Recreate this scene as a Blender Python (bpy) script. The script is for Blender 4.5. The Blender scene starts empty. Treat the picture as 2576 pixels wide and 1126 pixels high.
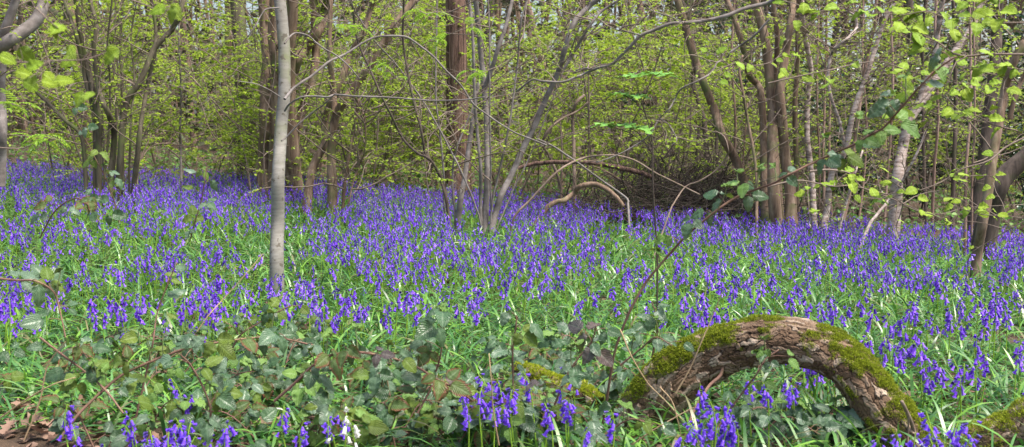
import bpy, math, random
import numpy as np
from mathutils import Vector, Matrix
PI = math.pi
R = math.radians
rng = np.random.default_rng(11)
random.seed(11)
scene = bpy.context.scene
COL = scene.collection

# ------------------------------------------------------------------ camera, sky, sun, exposure
FPX = 2762.0                       # focal length in pixels of a 2576 px wide frame
PITCH = R(4.9)
CAMH = 1.2
cam_d = bpy.data.cameras.new('camera')
cam = bpy.data.objects.new('camera', cam_d)
COL.objects.link(cam)
cam.location = (0, 0, CAMH)
cam.rotation_euler = (R(90) - PITCH, 0, 0)
cam_d.sensor_width = 36.0
cam_d.lens = FPX / 2576 * 36.0
cam_d.clip_start = 0.05
cam_d.clip_end = 800
cam_d.dof.use_dof = True
cam_d.dof.focus_distance = 7.0
cam_d.dof.aperture_fstop = 6.3
scene.camera = cam

SUN_EL, SUN_AZ = R(64), R(112)      # azimuth measured clockwise from +Y: high over the wood, to the right
world = bpy.data.worlds.new('World')
scene.world = world
world.use_nodes = True
nt = world.node_tree
nt.nodes.clear()
wo = nt.nodes.new('ShaderNodeOutputWorld')
bg = nt.nodes.new('ShaderNodeBackground')
sky = nt.nodes.new('ShaderNodeTexSky')
sky.sky_type = 'NISHITA'
sky.sun_disc = False
sky.sun_elevation = SUN_EL
sky.sun_rotation = SUN_AZ
sky.air_density = 1.0
sky.dust_density = 4.0
sky.ozone_density = 1.0
bg.inputs['Strength'].default_value = 0.12
nt.links.new(sky.outputs[0], bg.inputs['Color'])
nt.links.new(bg.outputs[0], wo.inputs['Surface'])
sun_d = bpy.data.lights.new('sun', 'SUN')
sun_d.energy = 2.6
sun_d.angle = R(22)
sun_d.color = (1.0, 0.95, 0.87)
sun = bpy.data.objects.new('sun', sun_d)
COL.objects.link(sun)
sdir = Vector((math.sin(SUN_AZ) * math.cos(SUN_EL), math.cos(SUN_AZ) * math.cos(SUN_EL), math.sin(SUN_EL)))
sun.rotation_euler = sdir.to_track_quat('Z', 'Y').to_euler()
scene.view_settings.view_transform = 'Standard'
scene.view_settings.look = 'None'
scene.view_settings.exposure = 1.28
scene.view_settings.gamma = 1.0
scene.cycles.max_bounces = 6
scene.cycles.diffuse_bounces = 3
scene.cycles.glossy_bounces = 2
scene.cycles.transmission_bounces = 3
scene.cycles.transparent_max_bounces = 4
scene.cycles.use_denoising = True

# ------------------------------------------------------------------ materials
def new_mat(name):
    m = bpy.data.materials.new(name)
    m.use_nodes = True
    n = m.node_tree
    n.nodes.clear()
    out = n.nodes.new('ShaderNodeOutputMaterial')
    return m, n, out
def ramp(n, stops, interp='LINEAR'):
    r = n.nodes.new('ShaderNodeValToRGB')
    r.color_ramp.interpolation = interp
    e = r.color_ramp.elements
    while len(e) < len(stops): e.new(0.5)
    for i, (p, c) in enumerate(stops):
        e[i].position = p
        e[i].color = (*c, 1)
    return r
def noise(n, scale, detail=4, rough=.6, coord='Object', sc=(1, 1, 1)):
    tc = n.nodes.new('ShaderNodeTexCoord')
    mp = n.nodes.new('ShaderNodeMapping')
    mp.inputs['Scale'].default_value = sc
    t = n.nodes.new('ShaderNodeTexNoise')
    t.inputs['Scale'].default_value = scale
    t.inputs['Detail'].default_value = detail
    t.inputs['Roughness'].default_value = rough
    n.links.new(tc.outputs[coord], mp.inputs[0])
    n.links.new(mp.outputs[0], t.inputs[0])
    return t
def leaf_mat(name, cols, trans=.4, rough=.5, transcol=None, spec=.4, obj_random=False):
    """thin leaf: every loose piece takes its own tone"""
    m, n, out = new_mat(name)
    if obj_random:
        ge = n.nodes.new('ShaderNodeObjectInfo'); src = ge.outputs['Random']
    else:
        ge = n.nodes.new('ShaderNodeNewGeometry'); src = ge.outputs['Random Per Island']
    k = len(cols)
    rp = ramp(n, [(i / (k - 1), c) for i, c in enumerate(cols)])
    n.links.new(src, rp.inputs[0])
    p = n.nodes.new('ShaderNodeBsdfPrincipled')
    p.inputs['Roughness'].default_value = rough
    p.inputs['Specular IOR Level'].default_value = spec
    n.links.new(rp.outputs[0], p.inputs['Base Color'])
    t = n.nodes.new('ShaderNodeBsdfTranslucent')
    if transcol:
        t.inputs[0].default_value = (*transcol, 1)
    else:
        n.links.new(rp.outputs[0], t.inputs[0])
    mx = n.nodes.new('ShaderNodeMixShader')
    mx.inputs[0].default_value = trans
    n.links.new(p.outputs[0], mx.inputs[1]); n.links.new(t.outputs[0], mx.inputs[2])
    n.links.new(mx.outputs[0], out.inputs[0])
    return m
def bark_mat(name, stops, scale=14, sc=(1, 1, .12), bump=.5, green=None, dist=.02, rough=.85, spots=None):
    m, n, out = new_mat(name)
    t = noise(n, scale, 6, .65, sc=sc)
    t2 = noise(n, 3.0, 3, .6)
    rp = ramp(n, stops)
    n.links.new(t.outputs[0], rp.inputs[0])
    col = rp.outputs[0]
    if green:
        g = ramp(n, [(.52, (0, 0, 0)), (.66, (1, 1, 1))])
        n.links.new(t2.outputs[0], g.inputs[0])
        mx = n.nodes.new('ShaderNodeMix'); mx.data_type = 'RGBA'
        n.links.new(g.outputs[0], mx.inputs['Factor'])
        n.links.new(col, mx.inputs['A'])
        mx.inputs['B'].default_value = (*green, 1)
        col = mx.outputs['Result']
    if spots:
        t3 = noise(n, spots[0], 2, .5)
        g = ramp(n, [(spots[1], (0, 0, 0)), (spots[1] + .05, (1, 1, 1))])
        n.links.new(t3.outputs[0], g.inputs[0])
        mx = n.nodes.new('ShaderNodeMix'); mx.data_type = 'RGBA'
        n.links.new(g.outputs[0], mx.inputs['Factor'])
        n.links.new(col, mx.inputs['A'])
        mx.inputs['B'].default_value = (*spots[2], 1)
        col = mx.outputs['Result']
    p = n.nodes.new('ShaderNodeBsdfPrincipled')
    p.inputs['Roughness'].default_value = rough
    p.inputs['Specular IOR Level'].default_value = .25
    n.links.new(col, p.inputs['Base Color'])
    b = n.nodes.new('ShaderNodeBump')
    b.inputs['Strength'].default_value = bump
    b.inputs['Distance'].default_value = dist
    n.links.new(t.outputs[0], b.inputs['Height'])
    n.links.new(b.outputs[0], p.inputs['Normal'])
    n.links.new(p.outputs[0], out.inputs[0])
    return m
def flat_mat(name, c, rough=.7):
    m, n, out = new_mat(name)
    t = noise(n, 30, 3)
    rp = ramp(n, [(.3, tuple(x * .75 for x in c)), (.7, tuple(min(1, x * 1.25) for x in c))])
    n.links.new(t.outputs[0], rp.inputs[0])
    p = n.nodes.new('ShaderNodeBsdfPrincipled')
    p.inputs['Roughness'].default_value = rough
    n.links.new(rp.outputs[0], p.inputs['Base Color'])
    n.links.new(p.outputs[0], out.inputs[0])
    return m

M = {}
M['hazel_leaf'] = leaf_mat('hazel_leaf', [(.21, .34, .02), (.34, .48, .035), (.48, .60, .07), (.27, .39, .03)], .5, .5)
M['hazel_leaf_far'] = leaf_mat('hazel_leaf_far', [(.17, .27, .03), (.28, .40, .05), (.41, .52, .09), (.22, .32, .04)], .4, .6)
M['bright_leaf'] = leaf_mat('bright_leaf', [(.20, .36, .03), (.26, .44, .04), (.32, .46, .05)], .5, .5)
M['dark_leaf'] = leaf_mat('dark_leaf', [(.02, .045, .018), (.035, .07, .022), (.05, .09, .03)], .15, .5)
M['holly_leaf'] = leaf_mat('holly_leaf', [(.018, .05, .018), (.03, .075, .025), (.045, .10, .03)], .05, .22, spec=.7)
M['conifer'] = leaf_mat('conifer', [(.05, .055, .03), (.10, .10, .055), (.08, .11, .045), (.16, .135, .095)], .15, .8)  # tones lifted towards pale brown, standing in for haze over the far wood
M['strap_leaf'] = leaf_mat('strap_leaf', [(.022, .08, .015), (.06, .18, .028), (.12, .29, .035), (.20, .40, .04), (.08, .23, .05), (.04, .14, .025), (.14, .32, .09), (.20, .17, .07)], .25, .34, spec=.65)
M['stalk'] = leaf_mat('stalk', [(.20, .40, .03), (.32, .52, .05)], .2, .5)
M['bell'] = leaf_mat('bell', [(.08, .022, .34), (.16, .045, .62), (.24, .07, .82), (.38, .19, .90)], .35, .5)
M['bell_near'] = leaf_mat('bell_near', [(.12, .03, .52), (.20, .06, .80), (.42, .26, .92)], .35, .4)
M['bell_dark'] = leaf_mat('bell_dark', [(.05, .02, .22), (.11, .04, .45), (.17, .07, .62)], .3, .5)
M['bell_pale'] = leaf_mat('bell_pale', [(.20, .06, .66), (.30, .12, .82), (.44, .27, .90)], .35, .5)
M['white_bell'] = leaf_mat('white_bell', [(.75, .76, .68), (.85, .86, .8)], .35, .45)
M['bud'] = leaf_mat('bud', [(.05, .03, .20), (.12, .07, .38)], .1, .5)
M['stamen'] = flat_mat('stamen', (.6, .58, .4))
M['litter'] = leaf_mat('litter', [(.10, .055, .032), (.18, .10, .065), (.28, .175, .125), (.14, .075, .045)], .1, .7)
M['nettle'] = leaf_mat('nettle', [(.10, .23, .04), (.17, .32, .06), (.13, .27, .07)], .35, .5)
M['fresh'] = leaf_mat('fresh', [(.22, .36, .07), (.32, .44, .10)], .4, .5)
M['petiole'] = flat_mat('petiole', (.14, .17, .06))
M['bark_brown'] = bark_mat('bark_brown', [(.3, (.075, .048, .032)), (.5, (.20, .135, .092)), (.7, (.34, .25, .18))], 16, green=(.12, .13, .05))
M['bark_green'] = bark_mat('bark_green', [(.3, (.045, .036, .024)), (.5, (.10, .085, .055)), (.7, (.18, .15, .105))], 16, green=(.11, .14, .04))
M['bark_red'] = bark_mat('bark_red', [(.36, (.04, .025, .02)), (.5, (.15, .088, .066)), (.66, (.26, .17, .135))], 26, sc=(1, 1, .07), bump=1.0, dist=.04)
M['bark_pink'] = bark_mat('bark_pink', [(.3, (.13, .08, .06)), (.5, (.27, .18, .14)), (.7, (.38, .28, .23))], 14)
M['bark_dark'] = bark_mat('bark_dark', [(.3, (.035, .026, .021)), (.5, (.08, .06, .048)), (.7, (.14, .108, .088))], 16, green=(.06, .065, .03))
M['bark_grey'] = bark_mat('bark_grey', [(.3, (.17, .155, .13)), (.5, (.225, .21, .18)), (.7, (.27, .255, .225))], 12, sc=(1, 1, 4), bump=.2, dist=.006, green=(.17, .18, .10), spots=(22, .62, (.12, .105, .08)))
M['bark_silver'] = bark_mat('bark_silver', [(.3, (.10, .085, .075)), (.5, (.18, .155, .14)), (.7, (.28, .25, .235))], 10, sc=(1, 1, 1), bump=.2, dist=.004)
M['bark_birch'] = bark_mat('bark_birch', [(.36, (.13, .09, .075)), (.47, (.36, .28, .24)), (.66, (.60, .50, .45))], 8, sc=(1, 1, 3.2), bump=.3, dist=.01, spots=(9, .64, (.09, .07, .05)))
M['twig'] = bark_mat('twig', [(.3, (.12, .09, .07)), (.7, (.27, .21, .17))], 12, sc=(1, 1, 1), bump=.1)
M['twig_pale'] = bark_mat('twig_pale', [(.3, (.13, .09, .065)), (.7, (.28, .21, .165))], 12, sc=(1, 1, 1), bump=.1)
M['cane'] = bark_mat('cane', [(.3, (.12, .10, .045)), (.5, (.20, .11, .085)), (.7, (.26, .19, .11))], 9, sc=(1, 1, 1), bump=.1)
M['straw'] = flat_mat('straw', (.42, .29, .16))

def bramble_mat(name, cols, under, edge=None, gloss=.35, rr=.5):
    m, n, out = new_mat(name)
    uv = n.nodes.new('ShaderNodeUVMap')
    sp = n.nodes.new('ShaderNodeSeparateXYZ')
    n.links.new(uv.outputs[0], sp.inputs[0])
    def math_(op, a, b=None):
        x = n.nodes.new('ShaderNodeMath'); x.operation = op
        for i, v in enumerate((a, b)):
            if v is None: continue
            if isinstance(v, (int, float)): x.inputs[i].default_value = v
            else: n.links.new(v, x.inputs[i])
        return x.outputs[0]
    s = math_('ABSOLUTE', math_('SUBTRACT', sp.outputs[0], .5))       # 0 at midrib, .5 at edge
    ph = math_('SUBTRACT', math_('MULTIPLY', sp.outputs[1], 8.0), math_('MULTIPLY', s, 7.0))
    fr = math_('PINGPONG', ph, .5)                                     # 0 at vein
    vein = math_('LESS_THAN', fr, .07)
    mid = math_('LESS_THAN', s, .022)
    v = math_('MAXIMUM', vein, mid)
    oi = n.nodes.new('ShaderNodeObjectInfo')
    rp = ramp(n, [(i / (len(cols) - 1), c) for i, c in enumerate(cols)])
    n.links.new(oi.outputs['Random'], rp.inputs[0])
    mx = n.nodes.new('ShaderNodeMix'); mx.data_type = 'RGBA'
    n.links.new(math_('MULTIPLY', v, .35), mx.inputs['Factor'])
    n.links.new(rp.outputs[0], mx.inputs['A'])
    mx.inputs['B'].default_value = (.20, .27, .14, 1)
    col = mx.outputs['Result']
    tn = noise(n, 45, 4, .7)
    if edge:
        e = math_('ADD', math_('MULTIPLY', s, 1.1), math_('MULTIPLY', tn.outputs[0], .75))
        e = math_('ADD', e, math_('MULTIPLY', sp.outputs[1], .22))
        er = ramp(n, [(.80, (0, 0, 0)), (.98, (1, 1, 1))])
        n.links.new(e, er.inputs[0])
        m2 = n.nodes.new('ShaderNodeMix'); m2.data_type = 'RGBA'
        n.links.new(er.outputs[0], m2.inputs['Factor']); n.links.new(col, m2.inputs['A'])
        m2.inputs['B'].default_value = (*edge, 1)
        col = m2.outputs['Result']
    ge = n.nodes.new('ShaderNodeNewGeometry')
    m3 = n.nodes.new('ShaderNodeMix'); m3.data_type = 'RGBA'
    n.links.new(ge.outputs['Backfacing'], m3.inputs['Factor']); n.links.new(col, m3.inputs['A'])
    m3.inputs['B'].default_value = (*under, 1)
    p = n.nodes.new('ShaderNodeBsdfPrincipled')
    p.inputs['Roughness'].default_value = rr
    p.inputs['Specular IOR Level'].default_value = gloss
    n.links.new(m3.outputs['Result'], p.inputs['Base Color'])
    b = n.nodes.new('ShaderNodeBump')
    b.inputs['Strength'].default_value = .8
    b.inputs['Distance'].default_value = .004
    n.links.new(math_('MINIMUM', fr, math_('MULTIPLY', s, 3.0)), b.inputs['Height'])
    n.links.new(b.outputs[0], p.inputs['Normal'])
    t = n.nodes.new('ShaderNodeBsdfTranslucent')
    t.inputs[0].default_value = (.16, .24, .02, 1)
    ms = n.nodes.new('ShaderNodeMixShader'); ms.inputs[0].default_value = .2
    n.links.new(p.outputs[0], ms.inputs[1]); n.links.new(t.outputs[0], ms.inputs[2])
    n.links.new(ms.outputs[0], out.inputs[0])
    return m
M['bramble_dark'] = bramble_mat('bramble_dark', [(.045, .105, .04), (.075, .15, .07), (.13, .20, .13)], (.17, .23, .09), gloss=.6, rr=.38)
M['bramble_rust'] = bramble_mat('bramble_rust', [(.06, .11, .03), (.10, .14, .03)], (.12, .15, .05), edge=(.17, .05, .03))
M['bramble_olive'] = bramble_mat('bramble_olive', [(.10, .17, .02), (.14, .20, .025)], (.13, .19, .04))
M['bramble_purple'] = bramble_mat('bramble_purple', [(.09, .075, .085), (.11, .07, .07)], (.13, .14, .08), rr=.4)
M['bramble_fresh'] = bramble_mat('bramble_fresh', [(.13, .25, .05), (.17, .30, .06)], (.2, .3, .1))
M['hazel_near'] = bramble_mat('hazel_near', [(.22, .36, .02), (.32, .44, .03)], (.3, .42, .05), rr=.55, gloss=.3)
M['maple_near'] = bramble_mat('maple_near', [(.13, .33, .04), (.18, .40, .05)], (.16, .34, .05), rr=.5)

# ------------------------------------------------------------------ mesh helpers
def lattice(seed):
    g = np.random.default_rng(seed)
    return g.random((256, 256))
LT = {}
def vnoise(x, y, seed=0):
    if seed not in LT: LT[seed] = lattice(seed)
    L = LT[seed]
    x = np.asarray(x, float); y = np.asarray(y, float)
    xi = np.floor(x).astype(int); yi = np.floor(y).astype(int)
    fx = x - xi; fy = y - yi
    fx = fx * fx * (3 - 2 * fx); fy = fy * fy * (3 - 2 * fy)
    a = L[xi & 255, yi & 255]; b = L[(xi + 1) & 255, yi & 255]
    c = L[xi & 255, (yi + 1) & 255]; d = L[(xi + 1) & 255, (yi + 1) & 255]
    return (a * (1 - fx) + b * fx) * (1 - fy) + (c * (1 - fx) + d * fx) * fy
def fbm(x, y, seed=0, o=4):
    s = 0; a = .5
    for i in range(o):
        s = s + a * vnoise(np.asarray(x) * 2 ** i, np.asarray(y) * 2 ** i, seed + i); a *= .5
    return s / (1 - .5 ** o)
def terrain(x, y):
    x = np.asarray(x, float); y = np.asarray(y, float)
    w = np.clip((y - 5) / 9, 0, 1); w = w * w * (3 - 2 * w)
    z = -0.045 * np.clip(x, -14, 14) * w + .008 * np.clip(y - 16, 0, 60)
    return z + (fbm(x * .9, y * .9, 50, 3) - .5) * .06

class MB:
    def __init__(s): s.v = []; s.f = []; s.n = 0; s.uv = []
    def add(s, V, F, mi=0, uv=None):
        V = np.asarray(V, np.float64).reshape(-1, 3); F = np.asarray(F, np.int64)
        if len(V) == 0: return
        s.v.append(V); s.f.append((F + s.n, mi)); s.n += len(V)
        if uv is not None: s.uv.append(np.asarray(uv, float))
    def build(s, name, mats, parent=None, origin=(0, 0, 0), smooth=True, link=True):
        me = bpy.data.meshes.new(name)
        V = np.concatenate(s.v) - np.asarray(origin, float)
        loops = np.concatenate([f.ravel() for f, _ in s.f])
        sizes = np.concatenate([np.full(len(f), f.shape[1]) for f, _ in s.f])
        mi = np.concatenate([np.full(len(f), m) for f, m in s.f])
        me.vertices.add(len(V)); me.vertices.foreach_set('co', V.astype(np.float32).ravel())
        me.loops.add(len(loops)); me.loops.foreach_set('vertex_index', loops.astype(np.int32))
        me.polygons.add(len(sizes))
        st = np.concatenate([[0], np.cumsum(sizes)[:-1]]).astype(np.int32)
        me.polygons.foreach_set('loop_start', st)
        if not isinstance(mats, (list, tuple)): mats = [mats]
        for m in mats: me.materials.append(m)
        me.polygons.foreach_set('material_index', mi.astype(np.int32))
        if s.uv:
            U = np.concatenate(s.uv)
            l = me.uv_layers.new(name='UVMap')
            l.data.foreach_set('uv', U[loops].astype(np.float32).ravel())
        me.update(calc_edges=True)
        if smooth: me.shade_smooth()
        else: me.shade_flat()
        me.validate()
        if not link: return me
        o = bpy.data.objects.new(name, me)
        COL.objects.link(o)
        if parent is not None: o.parent = parent
        else: o.location = origin
        return o
def tag(o, label=None, cat=None, group=None, kind=None):
    if label: o['label'] = label
    if cat: o['category'] = cat
    if group: o['group'] = group
    if kind: o['kind'] = kind
    return o
def empty(name, loc, label, cat, group=None):
    o = bpy.data.objects.new(name, None)
    o.empty_display_size = .1
    COL.objects.link(o)
    o.location = loc
    return tag(o, label, cat, group)
def unit(a):
    a = np.asarray(a, float)
    return a / np.maximum(np.linalg.norm(a, axis=-1, keepdims=True), 1e-9)

def tubes(P, Rd, S=4, cap=True):
    """P (N,K,3) polylines, Rd (N,K) radii -> vertices, quads"""
    P = np.asarray(P, float); N, K, _ = P.shape
    T = np.empty_like(P)
    T[:, 1:-1] = P[:, 2:] - P[:, :-2]; T[:, 0] = P[:, 1] - P[:, 0]; T[:, -1] = P[:, -1] - P[:, -2]
    T = unit(T)
    mean = unit(P[:, -1] - P[:, 0])
    ref = np.where(np.abs(mean[:, 2:3]) < .7, np.array([[0, 0, 1.]]), np.array([[.15, 1., 0]]))
    U = np.empty_like(T)
    u = unit(np.cross(np.cross(T[:, 0], ref), T[:, 0]))
    for k in range(K):                                # parallel transport
        u = unit(u - T[:, k] * np.sum(u * T[:, k], -1, keepdims=True)); U[:, k] = u
    W = np.cross(T, U)
    a = np.arange(S) / S * 2 * PI
    V = P[:, :, None, :] + Rd[:, :, None, None] * (np.cos(a)[None, None, :, None] * U[:, :, None, :] + np.sin(a)[None, None, :, None] * W[:, :, None, :])
    base = (np.arange(N) * K * S)[:, None, None]
    k = np.arange(K - 1)[None, :, None]; j = np.arange(S)[None, None, :]
    j2 = (j + 1) % S
    F = np.stack([base + k * S + j, base + k * S + j2, base + (k + 1) * S + j2, base + (k + 1) * S + j], -1).reshape(-1, 4)
    return V.reshape(-1, 3), F
def catmull(pts, n):
    P = np.asarray(pts, float)
    P = np.vstack([2 * P[0] - P[1], P, 2 * P[-1] - P[-2]])
    m = len(P) - 3
    t = np.linspace(0, m - 1e-6, n)
    i = t.astype(int); f = (t - i)[:, None]
    a, b, c, d = P[i], P[i + 1], P[i + 2], P[i + 3]
    return .5 * (2 * b + (c - a) * f + (2 * a - 5 * b + 4 * c - d) * f ** 2 + (3 * b - a - 3 * c + d) * f ** 3)
def stem_mesh(mb, P, Rd, S=10, lump=.1, seed=0, mi=0, flare=0):
    """one trunk or branch with an uneven surface and closed ends"""
    P = np.asarray(P); K = len(P)
    Rd = np.asarray(Rd, float).copy()
    L = np.concatenate([[0], np.cumsum(np.linalg.norm(np.diff(P, axis=0), axis=1))])
    if flare: Rd = Rd * (1 + flare * np.exp(-L / (Rd[0] * 3.2)))
    V, F = tubes(P[None], Rd[None], S)
    V = V.reshape(K, S, 3)
    a = np.arange(S) / S
    nz = fbm(L[:, None] / max(Rd.mean() * 5, .02) + 0 * a[None], (np.cos(a * 2 * PI) * 1.3 + 3)[None] + (np.sin(a * 2 * PI) * 1.3)[None] * .7 + 0 * L[:, None], seed + 70, 3) - .5
    if flare:
        nz = nz + np.exp(-L / (Rd[0] * 3))[:, None] * .5 * np.cos(a * 2 * PI * 5 + seed)[None] * .5
    V = P[:, None] + (V - P[:, None]) * (1 + lump * 2 * nz[:, :, None])
    V = V.reshape(-1, 3)
    c = len(V)
    V = np.vstack([V, P[-1] + unit(P[-1] - P[-2]) * Rd[-1] * .5])
    mb.add(V, F, mi)
    tip = np.array([[(K - 1) * S + j, (K - 1) * S + (j + 1) % S, c] for j in range(S)])
    mb.f.append((tip + (mb.n - len(V)), mi))

LEAF6 = np.array([(0, 0, 0), (-.36, .28, .10), (-.34, .66, .07), (0, 1.05, -.10), (.34, .66, .07), (.36, .28, .10)])
LEAF6F = np.array([(0, 1, 2, 3), (0, 3, 4, 5)])
def leaves(pos, axis, nrm, size, wid=1.0):
    """batch of folded six-point leaves"""
    N = len(pos)
    y = unit(axis); x = unit(np.cross(y, nrm)); z = np.cross(x, y)
    size = np.broadcast_to(np.asarray(size, float), (N,))
    T = LEAF6 * np.array([wid, 1, 1])
    V = pos[:, None] + size[:, None, None] * (T[None, :, 0:1] * x[:, None] + T[None, :, 1:2] * y[:, None] + T[None, :, 2:3] * z[:, None])
    F = (np.arange(N) * 6)[:, None, None] + LEAF6F[None]
    return V.reshape(-1, 3), F.reshape(-1, 4)
def randdir(n, zlo=-1, zhi=1, g=rng):
    z = g.uniform(zlo, zhi, n); a = g.uniform(0, 2 * PI, n); r = np.sqrt(np.maximum(0, 1 - z * z))
    return np.stack([r * np.cos(a), r * np.sin(a), z], 1)
def wander(O, D, Ln, K, jit, droop, g=rng):
    """batch of curved twigs"""
    N = len(O)
    d = unit(D); step = (Ln / (K - 1))[:, None]
    P = [O]
    for k in range(K - 1):
        d = unit(d + g.normal(0, jit, (N, 3)) + np.array([0, 0, droop]))
        P.append(P[-1] + d * step)
    return np.stack(P, 1)
def pick(P, n, g, lo=0.2, hi=1.0):
    """points along polylines P (N,K,3)"""
    N, K, _ = P.shape
    i = g.integers(0, N, n); t = g.uniform(lo, hi, n) * (K - 1.001); k = t.astype(int); f = (t - k)[:, None]
    return P[i, k] * (1 - f) + P[i, k + 1] * f, unit(P[i, k + 1] - P[i, k]), i
def spray_leaves(mb, P, n, size, g, mi=0, lo=.15, flat=.75, wid=1.0, hang=.15):
    o, d, _ = pick(P, n, g, lo, 1.0)
    ax = unit(d * .5 + randdir(n, -.5, .3, g) - np.array([0, 0, hang]))
    nr = unit(randdir(n, -1, 1, g) * (1 - flat) * 1.6 + np.array([0, 0, 1.]))
    V, F = leaves(o, ax, nr, size * g.uniform(.55, 1.25, n), wid)
    mb.add(V, F, mi)

# picture column/row + distance -> a point standing in the wood
cp, sp_ = math.cos(PITCH), math.sin(PITCH)
def W(dx, dy, D):
    cx = (dx - 1288) / FPX * D; cy = -(dy - 563) / FPX * D
    return np.array([cx, D * cp + cy * sp_, CAMH - D * sp_ + cy * cp])
def ground(dx, dy):
    D = 6.0
    for _ in range(40):
        p = W(dx, dy, D); e = p[2] - float(terrain(p[0], p[1])); D = max(.5, D * (1 + .5 * e))
    return W(dx, dy, D)
def on_ground(x, y): return np.array([x, y, float(terrain(x, y))])

# ------------------------------------------------------------------ ground
mb = MB()
gx = np.concatenate([np.linspace(-400, -20, 14)[:-1], np.linspace(-20, 20, 161), np.linspace(20, 400, 14)[1:]])
gy = np.concatenate([np.linspace(-60, 0, 8)[:-1], np.linspace(0, 40, 161), np.linspace(40, 600, 16)[1:]])
X, Y = np.meshgrid(gx, gy)
Z = terrain(X, Y)
nx, ny = len(gx), len(gy)
i = (np.arange(ny - 1)[:, None] * nx + np.arange(nx - 1)[None]).ravel()
mb.add(np.stack([X, Y, Z], -1).reshape(-1, 3), np.stack([i, i + 1, i + 1 + nx, i + nx], 1))
gm, n_, out_ = new_mat('soil')
t1 = noise(n_, 9, 8, .7); t2 = noise(n_, 70, 4, .7)
r1 = ramp(n_, [(.35, (.035, .022, .013)), (.55, (.09, .055, .03)), (.7, (.16, .10, .06))])
mxx = n_.nodes.new('ShaderNodeMath'); mxx.operation = 'ADD'
mm = n_.nodes.new('ShaderNodeMath'); mm.operation = 'MULTIPLY'; mm.inputs[1].default_value = .5
n_.links.new(t1.outputs[0], mxx.inputs[0]); n_.links.new(t2.outputs[0], mxx.inputs[1]); n_.links.new(mxx.outputs[0], mm.inputs[0])
n_.links.new(mm.outputs[0], r1.inputs[0])
pb = n_.nodes.new('ShaderNodeBsdfPrincipled'); pb.inputs['Roughness'].default_value = .95
n_.links.new(r1.outputs[0], pb.inputs['Base Color'])
bb = n_.nodes.new('ShaderNodeBump'); bb.inputs['Distance'].default_value = .02
n_.links.new(mm.outputs[0], bb.inputs['Height']); n_.links.new(bb.outputs[0], pb.inputs['Normal'])
n_.links.new(pb.outputs[0], out_.inputs[0])
tag(mb.build('ground', gm), kind='structure')

BASES = [(W(a, b, D)[0], W(a, b, D)[1], rx, ry) for a, b, D, rx, ry in ((1219, 600, 12, .25, 1.6), (1153, 548, 12, .12, 1.0), (1240, 575, 12, .15, 1.4), (2452, 705, 9, .16, 1.3), (697, 772, 7.5, .05, .6), (1300, 580, 11.5, .5, .3))]
# ------------------------------------------------------------------ trees traced where they stand
def smooth_path(pts, D, n, D1=None, seed=0, wob=1.0):
    g = np.random.default_rng(seed)
    m = len(pts)
    D1 = D if D1 is None else D1
    ds = np.linspace(D, D1, m)
    ds = ds + np.concatenate([[0], g.normal(0, .012, m - 1).cumsum()]) * D * .6
    Wp = np.array([W(p[0], p[1], d) for p, d in zip(pts, ds)])
    P = catmull(Wp, n)
    L = np.linalg.norm(P[-1] - P[0])
    P[1:] += g.normal(0, .0016 * wob * L / max(1, n / 12), (n - 1, 3))
    return P
def grow(P_list, g, n_sec, sec_len, n_tw, tw_len, n_leaf, leaf, lo=.3, up=.15, droop=.0, leafmat=0, thick=.006, flat=.75, wid=1., tw_r=.0022, jit=.22, hang=.15):
    """side branches, twigs and leaves off the stems: twig mesh, leaf mesh"""
    tw, lf = MB(), MB()
    K = 14
    S = np.stack([catmull(p, K) for p in P_list])
    o, d, _ = pick(S, n_sec, g, lo, 1.0)
    dd = unit(randdir(n_sec, -.25, .5, g) + .35 * d + np.array([0, 0, up]))
    Ln = sec_len * g.uniform(.5, 1.3, n_sec)
    P1 = wander(o, dd, Ln, 9, jit, droop, g)
    r = np.linspace(1, .3, 9)[None] * (thick * g.uniform(.6, 1.3, n_sec))[:, None]
    V, F = tubes(P1, r, 4); tw.add(V, F)
    if n_tw:
        o, d, _ = pick(P1, n_tw, g, .15, 1.0)
        dd = unit(randdir(n_tw, -.35, .35, g) + .5 * d)
        P2 = wander(o, dd, tw_len * g.uniform(.5, 1.4, n_tw), 6, .2, droop, g)
        r = np.linspace(1, .35, 6)[None] * (tw_r * g.uniform(.8, 1.3, n_tw))[:, None]
        V, F = tubes(P2, r, 3); tw.add(V, F)
        if n_leaf: spray_leaves(lf, P2, n_leaf, leaf, g, leafmat, flat=flat, wid=wid, hang=hang)
    elif n_leaf: spray_leaves(lf, P1, n_leaf, leaf, g, leafmat, flat=flat, wid=wid, hang=hang)
    return tw, lf
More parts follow.
